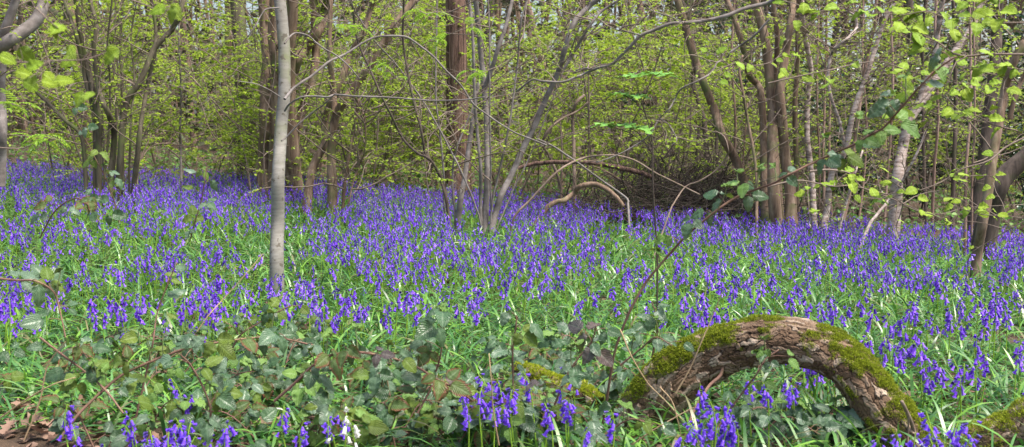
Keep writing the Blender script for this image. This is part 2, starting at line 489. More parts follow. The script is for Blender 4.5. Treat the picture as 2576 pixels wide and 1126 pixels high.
def tree(name, label, cat, D, bark, stems, crown=None, group=None, flare=.5, twigmat='twig', seed=1, S=10, lump=.10, main='trunk', other='stem', top=1.6, obark=None):
    """stems: (w0, w1, [(dx,dy)...] from the base up[, D0, D1]); the first stem is the trunk"""
    P_list = []; g = np.random.default_rng(seed)
    b = W(*stems[0][2][0], stems[0][3] if len(stems[0]) > 3 else D)
    base = on_ground(b[0], b[1])
    root = empty(name, base, label, cat, group)
    for k, st in enumerate(stems):
        w0, w1, pts = st[:3]
        d0 = st[3] if len(st) > 3 else D
        d1 = st[4] if len(st) > 4 else d0
        K = max(14, len(pts) * 5)
        P = smooth_path(pts, d0, K, d1, seed * 17 + k)
        r0, r1 = w0 / 2 * d0 / FPX, w1 / 2 * d1 / FPX
        rr = np.linspace(r0, r1, K)
        grounded = pts[0][1] > 395 and P[0][2] < terrain(P[0][0], P[0][1]) + .55
        if grounded:
            gz = float(terrain(P[0][0], P[0][1]))
            dz = max(.0, P[0][2] - gz + .06)
            d_ = unit(P[1] - P[0]) * np.array([.5, .5, 1]); d_ = d_ / max(abs(d_[2]), .3)
            nb = max(2, int(dz / .05))
            ext = np.array([P[0] - d_ * dz * (nb - q) / nb for q in range(nb)])
            P = np.vstack([ext, P]); rr = np.concatenate([np.full(nb, r0), rr])
        if pts[-1][1] <= 12 and top:                               # carry on above the frame
            dr = unit(P[-1] - P[-4])
            nn = 10
            g2 = np.random.default_rng(seed * 31 + k)
            ex = [P[-1]]; d_ = dr
            for q in range(nn):
                d_ = unit(d_ + g2.normal(0, .06, 3) + np.array([0, 0, .06])); ex.append(ex[-1] + d_ * top / nn)
            P = np.vstack([P, ex[1:]]); rr = np.concatenate([rr, np.linspace(rr[-1], rr[-1] * .55, nn)])
        m_ = MB()
        stem_mesh(m_, P, rr, S if w0 > 9 else 6, lump, seed + k, 0, flare if grounded and k < 4 else 0)
        m_.build(main if k == 0 else other, M[obark if obark and k else bark], root, base)
        P_list.append(P)
    if crown:
        tw, lf = grow(P_list, g, **{k_: v_ for k_, v_ in crown.items() if k_ != 'mat'})
        tw.build('twigs', M[twigmat], root, base)
        if lf.v: lf.build('crown', M[crown.get('mat', 'hazel_leaf')], root, base)
    return root

HZ = dict(n_sec=26, sec_len=.8, n_tw=110, tw_len=.32, n_leaf=900, leaf=.036, lo=.25)
def hz(**k): d = dict(HZ); d.update(k); return d

# far left
tree('oak_tree', 'pale grey trunk leaning out of the top left corner', 'tree', 9.5, 'bark_silver',
     [(24, 24, [(2, 470), (4, 400), (6, 330), (4, 270), (2, 210), (6, 120)]), (36, 30, [(-20, 135), (20, 105), (55, 82), (85, 58), (103, 30), (112, 0)]), (26, 20, [(2, 110), (12, 78), (26, 40), (40, 0)])],
     hz(n_sec=20, n_leaf=500), seed=2, other='limb')
tree('hazel_coppice', 'many-stemmed mossy coppice on the left fanning upward behind the bramble', 'tree', 13, 'bark_green',
     [(18, 11, [(248, 455), (248, 370), (250, 310), (240, 255), (228, 200), (210, 130), (198, 60), (190, 0)]),
      (17, 12, [(300, 455), (305, 370), (312, 290), (322, 250), (350, 210), (370, 165), (385, 128), (410, 98), (432, 76), (450, 40), (462, 0)]),
      (13, 9, [(240, 440), (240, 340), (235, 280), (215, 200), (205, 150), (192, 90), (178, 50), (160, 0)]),
      (14, 8, [(338, 455), (345, 400), (352, 330), (360, 280), (370, 220), (388, 140), (392, 80), (380, 0)]),
      (16, 9, [(280, 440), (287, 335), (272, 285), (256, 250), (244, 200), (236, 120), (242, 60), (225, 0)]),
      (11, 7, [(215, 440), (205, 345), (162, 302), (122, 260), (92, 232), (70, 190), (55, 120)]),
      (7, 5, [(310, 455), (306, 300), (308, 200), (302, 120), (310, 0)]),
      (6, 4, [(262, 455), (275, 320), (276, 200), (270, 120), (282, 0)]),
      (6, 4, [(325, 455), (330, 300), (338, 200), (330, 90), (345, 0)])],
     hz(n_sec=100, sec_len=1.2, thick=.008, jit=.2, n_tw=340, n_leaf=2800), seed=3)
tree('fallen_branch', 'pale bare branch bending to the right beside the left coppice', 'branch', 14.5, 'twig_pale',
     [(4.5, 3, [(345, 450), (350, 410), (373, 357), (385, 335), (412, 312), (450, 295)]), (4, 2, [(355, 400), (375, 375), (400, 362), (440, 364), (480, 370)])], None, seed=4, flare=0)
tree('young_tree', 'slim pale straight sapling left of the dim conifer trunk', 'tree', 15, 'bark_silver',
     [(7, 4, [(456, 450), (455, 380), (453, 320), (456, 250), (452, 150), (450, 80), (454, 0)])], hz(n_sec=30, n_tw=160, n_leaf=1800, leaf=.04), seed=5)
tree('conifer_tree', 'broad dim reddish conifer trunk half hidden by hazel leaves on the left', 'tree', 21, 'bark_red',
     [(54, 44, [(575, 470), (572, 350), (568, 200), (564, 100), (560, 0)])], None, seed=6, S=18)
tree('ash_tree', 'greenish grey trunk between the dim conifer and the double hornbeam', 'tree', 19, 'bark_green',
     [(42, 34, [(620, 470), (620, 350), (614, 250), (606, 150), (600, 60), (596, 0)])], hz(n_sec=24, n_tw=120, n_leaf=900), seed=7, S=16, flare=.3)
tree('hornbeam_tree', 'thick brown double trunk with a burl right behind the grey sapling', 'tree', 15, 'bark_brown',
     [(34, 30, [(664, 475), (666, 380), (668, 300), (671, 220), (674, 150), (668, 80), (664, 0)]),
      (36, 26, [(694, 475), (694, 380), (696, 280), (697, 180), (688, 90), (692, 0)]),
      (38, 27, [(741, 480), (736, 400), (730, 320), (727, 220), (730, 120), (736, 0)]),
      (24, 20, [(733, 470), (738, 400), (745, 330), (764, 270), (780, 225), (790, 180), (794, 120), (790, 0)], 15.4),
      (30, 26, [(734, 185), (748, 145), (766, 122), (798, 80), (818, 30), (829, -5)], 15)],
     hz(n_sec=70, sec_len=1.4, thick=.009, jit=.2, n_tw=260, n_leaf=1700, lo=.25), seed=8, S=18, flare=.45, lump=.14, other='limb')
bl = bpy.data.objects[-1] if False else None
tree('hawthorn_tree', 'crooked brown tree whose two twisted trunks bend left then lean right', 'tree', 13.5, 'bark_brown',
     [(22, 13, [(776, 480), (786, 425), (808, 380), (820, 350), (817, 315), (826, 275), (842, 240), (862, 192), (879, 145), (900, 105), (915, 80), (930, 30), (940, 0)]),
      (24, 17, [(836, 485), (834, 390), (838, 325), (845, 290), (866, 255), (886, 228), (924, 175), (954, 125), (978, 90), (996, 60), (1039, 5)]),
      (17, 12, [(842, 285), (838, 225), (832, 160), (829, 100), (832, 0)]),
      (9, 6, [(866, 470), (880, 380), (892, 310), (902, 250)]),
      (5, 3, [(890, 450), (905, 415), (918, 375), (918, 300), (903, 270), (889, 235)])],
     hz(n_sec=80, sec_len=1.4, thick=.009, jit=.2, n_tw=300, n_leaf=2300, lo=.2), seed=9, S=14, lump=.16, other='stem')

# the grey sapling in front
tree('young_maple', 'smooth grey sapling trunk standing straight up in the bluebells with arching twigs', 'tree', 7.5, 'bark_grey',
     [(35, 30, [(697, 772), (696, 660), (698, 563), (700, 450), (704, 375), (708, 310), (715, 240), (716, 150), (711, 70), (704, 0)]),
      (7.5, 4, [(716, 250), (735, 226), (760, 207), (789, 188), (829, 155), (870, 136), (919, 105), (954, 93), (1014, 92), (1044, 107), (1089, 142), (1119, 175), (1159, 215), (1189, 260), (1219, 285), (1287, 330), (1340, 352), (1375, 366)], 7.5, 8.2),
      (5.5, 3.5, [(716, 280), (729, 262), (759, 245), (794, 243), (824, 245), (844, 239), (894, 243), (964, 245), (1034, 250), (1094, 254), (1164, 252), (1219, 245)], 7.5, 7.0),
      (4.5, 3, [(708, 355), (722, 344), (749, 315), (784, 285), (812, 266), (829, 250), (844, 236)], 7.5, 7.4),
      (5, 3, [(716, 110), (728, 94), (744, 84), (774, 90), (794, 107), (819, 125), (849, 142), (880, 170), (905, 200)], 7.5, 7.8),
      (3.5, 2, [(704, 244), (679, 228), (644, 212), (600, 205)], 7.5, 7.2),
      (4, 2.5, [(702, 20), (670, 24), (655, 42), (640, 70), (610, 110)], 7.5, 7.3)],
     None, seed=10, S=20, lump=.05, flare=.32, other='branch', obark='bark_silver')

# centre coppice
tree('hazel_coppice', 'slender grey coppice of leaning stems rising in the middle of the bluebells', 'tree', 12, 'bark_silver',
     [(17, 13, [(1219, 600), (1222, 520), (1226, 450), (1225, 325), (1218, 215), (1210, 140), (1202, 50), (1196, 0)]),
      (15, 10, [(1153, 548), (1160, 495), (1169, 450), (1179, 375), (1188, 310), (1196, 260), (1203, 210)]),
      (17, 12, [(1238, 575), (1246, 540), (1262, 490), (1288, 437), (1318, 370), (1348, 310), (1373, 250), (1403, 185), (1420, 128), (1443, 60), (1478, 20), (1503, 0)]),
      (10, 7, [(1209, 590), (1209, 500), (1209, 425), (1200, 325), (1194, 250), (1189, 100), (1181, 0)]),
      (8, 6, [(1418, 175), (1440, 140), (1455, 112), (1488, 60), (1513, 30), (1558, 0)]),
      (6, 4, [(1234, 560), (1240, 500), (1254, 440), (1274, 350), (1288, 270), (1302, 160), (1310, 60), (1326, 0)]),
      (12, 9, [(1218, 225), (1239, 168), (1254, 120), (1274, 60), (1289, 0)]),
      (5, 4, [(1119, 540), (1116, 440), (1109, 350), (1097, 250), (1098, 100), (1099, 0)]),
      (6, 4, [(1144, 535), (1138, 450), (1149, 375), (1184, 285), (1200, 230)]),
      (5, 4, [(1236, 565), (1234, 450), (1232, 300), (1232, 120), (1228, 0)]),
      (4, 3, [(1250, 575), (1290, 480), (1330, 400), (1390, 250), (1440, 120)])],
     hz(n_sec=75, sec_len=1.3, n_tw=170, n_leaf=500, lo=.25, jit=.13, thick=.007), seed=12, S=12, lump=.07, flare=.2)
tree('conifer_tree', 'straight russet conifer trunk with ivied edge in the middle distance', 'tree', 17, 'bark_red',
     [(62, 48, [(1150, 490), (1152, 400), (1152, 300), (1148, 150), (1146, 0)])], None, seed=13, S=20, flare=.3)
for nm, lb, st, sd in (
    ('dark_sapling', 'thin dark bent stem swinging right below the arching twig', [(7, 5, [(1124, 500), (1114, 460), (1084, 405), (1050, 385), (1014, 350), (984, 290), (954, 230), (929, 170), (899, 100), (884, 0)])], 14),
    ('dark_sapling', 'second thin dark stem, nearly upright, joining low by the conifer', [(7, 5, [(1120, 490), (1100, 430), (1084, 405), (1069, 385), (1059, 325), (1039, 250), (1024, 175), (1014, 100), (1016, 0)])], 15),
    ('bare_sapling', 'long straight grey stem slanting down right to the centre coppice foot', [(5, 4, [(1204, 540), (1164, 440), (1129, 370), (1094, 305), (1054, 240), (994, 160), (944, 105), (900, 40), (880, 0)])], 16)):
    tree(nm, lb, 'tree', 11.5, 'bark_dark' if nm[0] == 'd' else 'bark_silver', st, hz(n_sec=14, n_tw=50, n_leaf=220), seed=sd, flare=0)

# centre right
tree('maple_branch', 'long smooth grey branch sweeping in from the upper right', 'branch', 9, 'bark_silver',
     [(11, 5, [(2010, -30), (1960, -6), (1932, 8), (1873, 22), (1828, 40), (1788, 50), (1728, 58), (1688, 60), (1648, 75), (1613, 90), (1588, 115), (1558, 145), (1538, 162), (1503, 172), (1473, 185), (1448, 195), (1413, 207), (1363, 205), (1338, 202), (1298, 232)]),
      (4, 2, [(1613, 90), (1585, 82), (1558, 78), (1540, 70)]), (4, 2, [(1448, 195), (1450, 178), (1480, 172), (1455, 180)]), (3, 2, [(1720, 58), (1680, 40), (1640, 28), (1618, 10)])],
     hz(n_sec=18, sec_len=.5, n_tw=50, tw_len=.2, n_leaf=160, leaf=.03), seed=17, main='limb', other='branch', flare=0, top=0)
tree('alder_tree', 'brown trunk leaning left above the brushwood in the centre right', 'tree', 14, 'bark_brown',
     [(24, 19, [(1880, 500), (1873, 465), (1862, 430), (1848, 397), (1818, 345), (1798, 280), (1773, 215), (1748, 150), (1723, 65), (1704, 0)]),
      (9, 6, [(1725, 72), (1735, 40), (1742, 0)])], hz(n_sec=45, sec_len=1.2, n_tw=120, n_leaf=500, lo=.15, jit=.15), seed=18)
tree('dead_tree', 'dark crooked trunk crossing behind the leaning brown trunk', 'tree', 15, 'bark_dark',
     [(15, 12, [(1795, 520), (1788, 450), (1778, 375), (1770, 300), (1755, 250), (1743, 205), (1748, 150), (1740, 80)]),
      (11, 8, [(1812, 520), (1808, 440), (1803, 350), (1810, 250)]), (9, 7, [(1752, 520), (1748, 440), (1755, 360), (1760, 310)])],
     hz(n_sec=30, n_tw=120, n_leaf=120, lo=.2), seed=19)
tree('crooked_branch', 'silvery branch zigzagging down from the right toward the brushwood', 'branch', 9.5, 'bark_silver',
     [(6, 3, [(1935, 50), (1898, 90), (1863, 115), (1838, 132), (1826, 152), (1805, 158), (1788, 185), (1753, 205), (1713, 225), (1698, 250), (1683, 275), (1658, 300), (1638, 335), (1608, 360), (1558, 388), (1500, 410)]),
      (4, 2, [(1660, 300), (1680, 312), (1698, 340), (1702, 355), (1690, 365)])],
     hz(n_sec=10, sec_len=.4, n_tw=30, tw_len=.2, n_leaf=120), seed=20, main='limb', other='branch', flare=0, top=0)
tree('bramble_cane', 'long arching tan cane bowing over the bluebells in the centre', 'bramble', 11, 'twig_pale',
     [(7, 4, [(1285, 575), (1298, 540), (1338, 500), (1388, 445), (1428, 415), (1473, 397), (1513, 392), (1553, 392), (1598, 405), (1648, 435), (1688, 455), (1723, 472), (1760, 490)])], None, seed=21, flare=0, main='cane')
tree('twiggy_sprig', 'thin tan twig hooking upward right of the brushwood', 'branch', 10.5, 'twig_pale',
     [(4, 2.5, [(1690, 520), (1723, 472), (1760, 456), (1800, 430), (1828, 395), (1832, 375), (1822, 345), (1800, 330)])], None, seed=22, flare=0)
tree('fallen_branch', 'brown mossy fallen branch arching low behind the bluebells', 'branch', 13, 'bark_brown',
     [(13, 12, [(1380, 520), (1400, 508), (1418, 505), (1443, 487), (1458, 470), (1493, 464), (1523, 475), (1548, 495), (1568, 520)])], None, seed=23, flare=0, top=0)
tree('fallen_log', 'long reddish fallen pole lying level behind the arching cane', 'log', 14, 'bark_red',
     [(13, 9, [(1640, 446), (1600, 432), (1563, 424), (1503, 412), (1438, 408), (1348, 412), (1298, 425)])], None, seed=24, flare=0, top=0)
tree('fallen_stick', 'straight bluish grey stick slanting into the bluebells', 'stick', 12.5, 'bark_silver',
     [(6, 5, [(1580, 515), (1573, 497), (1503, 447), (1453, 410), (1393, 370), (1350, 350)])], None, seed=25, flare=0, top=0)
tree('dead_tree', 'pale forked bare sapling left of the brushwood', 'tree', 14.5, 'twig_pale',
     [(7, 5, [(1410, 470), (1398, 430), (1380, 390), (1365, 365), (1378, 330), (1413, 300), (1453, 280), (1480, 258)]),
      (10, 8, [(1445, 480), (1444, 400), (1443, 350), (1440, 300), (1448, 262), (1470, 240)]), (5, 4, [(1478, 440), (1480, 380), (1482, 280), (1480, 180)]),
      (6, 4, [(1412, 460), (1414, 380), (1408, 300)]), (5, 3, [(1560, 430), (1550, 390), (1560, 355), (1562, 330), (1548, 320)])],
     hz(n_sec=26, n_tw=100, n_leaf=350), seed=26, flare=.2)

# right cluster
tree('hornbeam_tree', 'cluster of tall brown trunks standing close together on the right', 'tree', 13, 'bark_brown',
     [(32, 20, [(1952, 575), (1946, 480), (1944, 380), (1944, 300), (1936, 200), (1925, 100), (1898, 0)]),
      (30, 17, [(1990, 575), (1988, 480), (1975, 390), (1967, 300), (1962, 225), (1975, 140), (1988, 60), (1995, 0)]),
      (20, 14, [(1925, 560), (1922, 450), (1920, 330), (1915, 240), (1905, 212), (1885, 190), (1872, 130), (1852, 60), (1828, 0)], 13.4),
      (18, 12, [(1964, 560), (1958, 450), (1942, 300), (1950, 200), (1955, 90), (1944, 0)], 13.6),
      (14, 10, [(2004, 560), (2002, 400), (2000, 280), (2006, 150), (2008, 0)], 13.8),
      (9, 7, [(1903, 570), (1902, 430), (1880, 300), (1870, 240), (1860, 180), (1868, 140)], 12.6)],
     hz(n_sec=60, sec_len=1.3, n_tw=190, n_leaf=650, lo=.25, jit=.15, thick=.007), seed=28, S=14, lump=.12, other='stem')
tree('birch_tree', 'upright pale birch trunk just right of the brown trunk cluster', 'tree', 13.5, 'bark_birch',
     [(16, 11, [(2048, 565), (2042, 450), (2031, 350), (2032, 250), (2040, 175), (2026, 100), (2020, 50), (2017, 0)])], hz(n_sec=45, sec_len=1.2, jit=.16, n_tw=130, n_leaf=450), seed=29, flare=.2)
tree('birch_tree', 'pale birch leaning right with a long kinked upper stem', 'tree', 13, 'bark_birch',
     [(17, 9, [(2074, 565), (2080, 530), (2092, 440), (2124, 385), (2143, 300), (2157, 250), (2182, 185), (2202, 120), (2227, 50), (2252, 5)]),
      (9, 7, [(2128, 380), (2110, 300), (2092, 250), (2083, 190), (2092, 135), (2110, 115), (2135, 95), (2155, 70), (2150, 40), (2130, 28)])],
     hz(n_sec=45, sec_len=1.2, jit=.16, n_tw=130, n_leaf=450), seed=30, flare=.2)
tree('birch_tree', 'stout whitish birch trunk forking right near the right edge', 'tree', 12.5, 'bark_birch',
     [(32, 13, [(2248, 575), (2254, 500), (2258, 450), (2272, 370), (2284, 310), (2322, 252), (2362, 190), (2407, 125), (2437, 85), (2462, 30), (2475, 0)]),
      (15, 11, [(2276, 370), (2292, 300), (2322, 225), (2347, 160), (2360, 80), (2372, 0)])],
     hz(n_sec=24, n_tw=90, n_leaf=400, lo=.4), seed=31, flare=.15)
for sd, lb, D, bk, st in (
    (32, 'straight brownish stem between the kinked birch and the stout birch', 14, 'bark_pink', [(11, 8, [(2118, 565), (2140, 470), (2148, 380), (2158, 300), (2168, 220), (2185, 130), (2200, 60), (2205, 0)])]),
    (33, 'thin paired grey poles left of the big trunk by the right edge', 11.5, 'bark_pink', [(9, 6, [(2428, 590), (2430, 430), (2440, 300), (2442, 150), (2438, 0)]), (6, 5, [(2444, 590), (2446, 420), (2452, 300), (2450, 0)])]),
    (34, 'slim tan poles crowded left of the kinked birch', 14.5, 'bark_pink', [(8, 6, [(2075, 560), (2072, 400), (2074, 250), (2078, 100), (2080, 0)]), (6, 5, [(2060, 560), (2062, 400), (2055, 250), (2060, 0)]), (7, 5, [(2092, 560), (2085, 420), (2088, 250), (2082, 120)])]),
    (35, 'leaning grey stem crossing low in front of the stout birch', 12, 'bark_birch', [(9, 6, [(2190, 560), (2215, 530), (2240, 500), (2262, 470), (2300, 400), (2330, 330)]), (7, 5, [(2115, 560), (2132, 500), (2150, 440), (2170, 380)])]),
    (36, 'thin brown poles behind the stout birch trunk', 15, 'bark_pink', [(7, 6, [(2225, 560), (2232, 450), (2240, 350), (2246, 200), (2240, 0)]), (6, 5, [(2160, 560), (2175, 430), (2180, 300), (2170, 150), (2172, 0)]), (8, 6, [(2345, 560), (2350, 420), (2360, 300), (2352, 100), (2356, 0)])]),
    (37, 'dim grey poles in the holly left of the dark right trunk', 16, 'bark_dark', [(12, 9, [(2395, 560), (2400, 400), (2405, 250), (2398, 0)]), (9, 7, [(2330, 560), (2325, 420), (2320, 200), (2326, 0)])]),
    (38, 'slender stem rising between the alder and the brown trunk cluster', 15, 'bark_pink', [(8, 6, [(1840, 530), (1845, 420), (1850, 300), (1840, 150), (1848, 0)]), (6, 4, [(1866, 530), (1870, 400), (1880, 260)])])):
    tree('bare_sapling', lb, 'tree', D, bk, st, hz(n_sec=24, n_tw=90, n_leaf=200, lo=.2), seed=sd, flare=0)
tree('alder_tree', 'straight brown trunk planted in the bluebells at the right edge', 'tree', 9, 'bark_brown',
     [(25, 20, [(2452, 705), (2460, 630), (2470, 570), (2484, 500), (2498, 400), (2515, 300), (2528, 225), (2548, 160), (2578, 105)]),
      (12, 10, [(2540, 300), (2555, 240), (2576, 190), (2600, 150)])], hz(n_sec=12, n_tw=60, n_leaf=300, lo=.4), seed=39, S=14, lump=.08, flare=.25)
tree('oak_tree', 'dark upright trunk just behind the brown right-edge trunk', 'tree', 12.5, 'bark_dark',
     [(34, 24, [(2448, 580), (2458, 500), (2472, 425), (2487, 300), (2502, 175), (2508, 80), (2512, 0)])], hz(n_sec=12, n_tw=60, n_leaf=300, lo=.4), seed=40, S=14)
tree('oak_tree', 'thick dark trunk bowing out of the frame at the right edge', 'tree', 11, 'bark_dark',
     [(54, 42, [(2478, 590), (2492, 530), (2507, 478), (2532, 440), (2580, 398), (2640, 350)])], None, seed=41, S=18, lump=.14, flare=.3)

# ------------------------------------------------------------------ near twigs with big leaves
def leaf_template(seed, L=1.0, wid=.62, serr=.04, fold=.12, droop=.25, mat=None, name='leaf', lobes=0):
    g = np.random.default_rng(seed)
    n = 13; cols = np.array([-1, -.5, 0, .5, 1.])
    mb = MB(); V = []; UV = []
    for j in range(n):
        t = j / (n - 1)
        w = wid / 2 * (math.sin(PI * min(1, t * .93 + .04) ** .72) ** .8) * (1 - .15 * t)
        if j == 0: w = .015
        if j == n - 1: w = .004
        if lobes: w *= 1 + .45 * math.sin(t * lobes * 2 * PI)
        for c in cols:
            ww = w * (1 + (serr * (1 if j % 2 else -1) + g.normal(0, .02)) * (abs(c) == 1))
            x = c * ww
            y = t + (.03 * abs(c) if j % 2 else 0) - .06 * abs(c) * (1 if j < 3 else 0)
            z = fold * abs(c) * w * 1.6 - droop * t * t + .02 * math.sin(t * 19 + abs(c) * 2) * abs(c) + .03 * g.normal() * abs(c) * w * 4
            V.append((x * L, y * L, z * L)); UV.append((.5 + c / 2, t))
    F = [(j * 5 + k, j * 5 + k + 1, (j + 1) * 5 + k + 1, (j + 1) * 5 + k) for j in range(n - 1) for k in range(4)]
    mb.add(V, F, 0, UV)
    return mb.build(name, mat, link=False)
LEAF = {}
for key, mat in (('dark', 'bramble_dark'), ('rust', 'bramble_rust'), ('olive', 'bramble_olive'), ('purple', 'bramble_purple'), ('fresh', 'bramble_fresh'), ('hazel', 'hazel_near')):
    LEAF[key] = [leaf_template(100 + q, wid=(.80, .86, .74)[q], droop=(.12, .3, .45)[q], fold=(.08, .2, -.08)[q], mat=M[mat]) for q in range(3)]
LEAF['maple'] = [leaf_template(200 + q, wid=.9, droop=.12 + .1 * q, fold=.06, serr=.16, mat=M['maple_near'], lobes=2.5) for q in range(2)]
LEAF['slim'] = [leaf_template(300 + q, wid=.30, droop=.3, fold=.2, serr=.08, mat=M['bright_leaf']) for q in range(2)]
def put_leaf(parent, base, pos, axis, nrm, size, kind, g, name='leaf', label=None):
    y = unit(np.asarray(axis, float)); x = unit(np.cross(y, nrm)); z = np.cross(x, y)
    me = LEAF[kind][g.integers(0, len(LEAF[kind]))]
    o = bpy.data.objects.new(name, me)
    COL.objects.link(o); o.parent = parent
    p = np.asarray(pos) - base
    o.matrix_local = Matrix([[x[0] * size, y[0] * size, z[0] * size, p[0]], [x[1] * size, y[1] * size, z[1] * size, p[1]], [x[2] * size, y[2] * size, z[2] * size, p[2]], [0, 0, 0, 1]])
    if label: o['label'] = label
    return o
def cane(label, P, w0, w1, g, n_nodes, size, mix, bark='cane', name='bramble', cat='bramble', group=None, lo=.1, hi=1.0, three=True, side=None, thorns=True, leafn='leaf', stemn='cane', fresh=0, face=.66, pet=.05, extra=None):
    """arching cane with leaflets in threes; P world points"""
    base = on_ground(P[0][0], P[0][1]); base[2] = P[0][2]
    root = empty(name, base, label, cat, group)
    mb = MB(); K = len(P)
    stem_mesh(mb, P, np.linspace(w0, w1, K), 7, .05, int(g.integers(0, 99)))
    if extra:
        for e in extra: stem_mesh(mb, e, np.linspace(w0 * .7, w1, len(e)), 5, .05, 3)
    if thorns:
        o, d, _ = pick(P[None], K * 3, g, 0, 1)
        ax = unit(randdir(K * 3, -1, 1, g) - .2 * d)
        V, F = leaves(o, ax, d, .009, .25); mb.add(V, F)
    lines = [P] + (extra or [])
    for q in range(n_nodes):
        Pl = lines[q % len(lines)]
        o, d, _ = pick(Pl[None], 1, g, lo, hi); o = o[0]; d = d[0]
        t_ = (q // len(lines) + g.uniform(.2, .8)) / max(1, n_nodes // len(lines)); t_ = lo + min(1, t_) * (hi - lo); kk = min(len(Pl) - 2, int(t_ * (len(Pl) - 1)))
        o = Pl[kk]; d = unit(Pl[kk + 1] - Pl[kk])
        pd = unit(randdir(1, -.1, .6, g)[0] + .3 * d)
        plen = pet * g.uniform(.6, 1.4)
        e = o + pd * plen
        V, F = tubes(np.stack([o, o + pd * plen * .5 + np.array([0, 0, .004]), e])[None], np.full((1, 3), .0014), 4); mb.add(V, F)
        toc = unit(np.array([-e[0], -e[1], CAMH + 1.0 - e[2]]))
        nr = unit(np.array([0, 0, 1.]) * (1 - face) + toc * face + randdir(1, -.6, .6, g)[0] * .45)
        h = unit(np.array([pd[0], pd[1], -.25 + .3 * g.normal()]))
        h = unit(h - nr * np.dot(h, nr))
        kind = mix[g.integers(0, len(mix))]
        s = size * g.uniform(.8, 1.35)
        put_leaf(root, base, e + h * s * (.28 if three else 0), h, nr, s, kind, g, leafn)
        if three:
            sd = np.cross(nr, h)
            for sg in (-1, 1):
                if g.random() < .62:
                    put_leaf(root, base, e + sd * sg * s * .16 + nr * g.normal(0, .006), unit(h * .1 + sd * sg - np.array([0, 0, g.uniform(0, .8)])), unit(nr + randdir(1, -1, 1, g)[0] * .2), s * g.uniform(.7, .9), kind, g, leafn)
    for q in range(fresh):
        kk = int(g.uniform(.1, .95) * (K - 2)); o = P[kk]
        e = o + np.array([g.normal(0, .01), g.normal(0, .01), g.uniform(.04, .09)])
        V, F = tubes(np.stack([o, (o + e) / 2 + g.normal(0, .003, 3), e])[None], np.full((1, 3), .002), 4); mb.add(V, F, 1)
        for _ in range(4):
            put_leaf(root, base, e, randdir(1, -.2, .8, g)[0], randdir(1, 0, 1, g)[0] + np.array([0, 0, 1]), g.uniform(.018, .034), 'fresh', g, 'young_leaf')
    mb.build(stemn, [M[bark], M['petiole']], root, base)
    return root
def path(pts, D0, D1, n, seed=0): return smooth_path(pts, D0, n, D1, seed, .6)
G = np.random.default_rng(77)
MIXD = ['dark', 'dark', 'dark', 'dark', 'rust', 'olive', 'olive', 'dark']
# the tall cane that crosses the right half
Pc = path([(1505, 1100), (1523, 1027), (1543, 902), (1568, 822), (1598, 757), (1628, 707), (1678, 647), (1723, 597), (1768, 558), (1813, 522), (1853, 497), (1898, 478), (1945, 462), (1985, 440), (2050, 408), (2100, 385), (2147, 365), (2182, 345), (2222, 322), (2252, 290), (2282, 255), (2317, 215), (2362, 172), (2405, 143)], 4.2, 3.4, 90, 5)
cane('tall bramble cane slanting right from beside the arched log to the top right', Pc, .0052, .0026, G, 19, .050, ['dark', 'dark', 'olive', 'fresh'], fresh=12, lo=.28, pet=.04)
Pa = path([(100, 850), (150, 888), (215, 937), (265, 982), (310, 1040)], 3.9, 3.7, 24, 6)
cane('bramble cane crossing down rightward in the lower left corner', Pa, .004, .0035, G, 7, .06, MIXD, fresh=4)
Pb = path([(150, 1105), (200, 1040), (265, 977), (310, 942), (375, 912), (425, 892), (475, 875), (550, 862), (644, 850), (709, 852), (790, 870)], 3.7, 4.1, 50, 7)
cane('long bramble cane bowing across the lower left with drooping green leaves', Pb, .0055, .0035, G, 16, .063, MIXD + ['olive'], fresh=7, lo=.15)
Pd = path([(690, 1010), (739, 967), (774, 932), (814, 902), (854, 890), (904, 887), (954, 895), (1004, 907), (1054, 927), (1094, 952), (1144, 977), (1190, 1010)], 3.8, 4.1, 50, 8)
cane('rusty-leaved bramble cane arching below the bluebells left of centre', Pd, .005, .0035, G, 13, .058, MIXD + ['rust', 'rust', 'purple'], fresh=5)
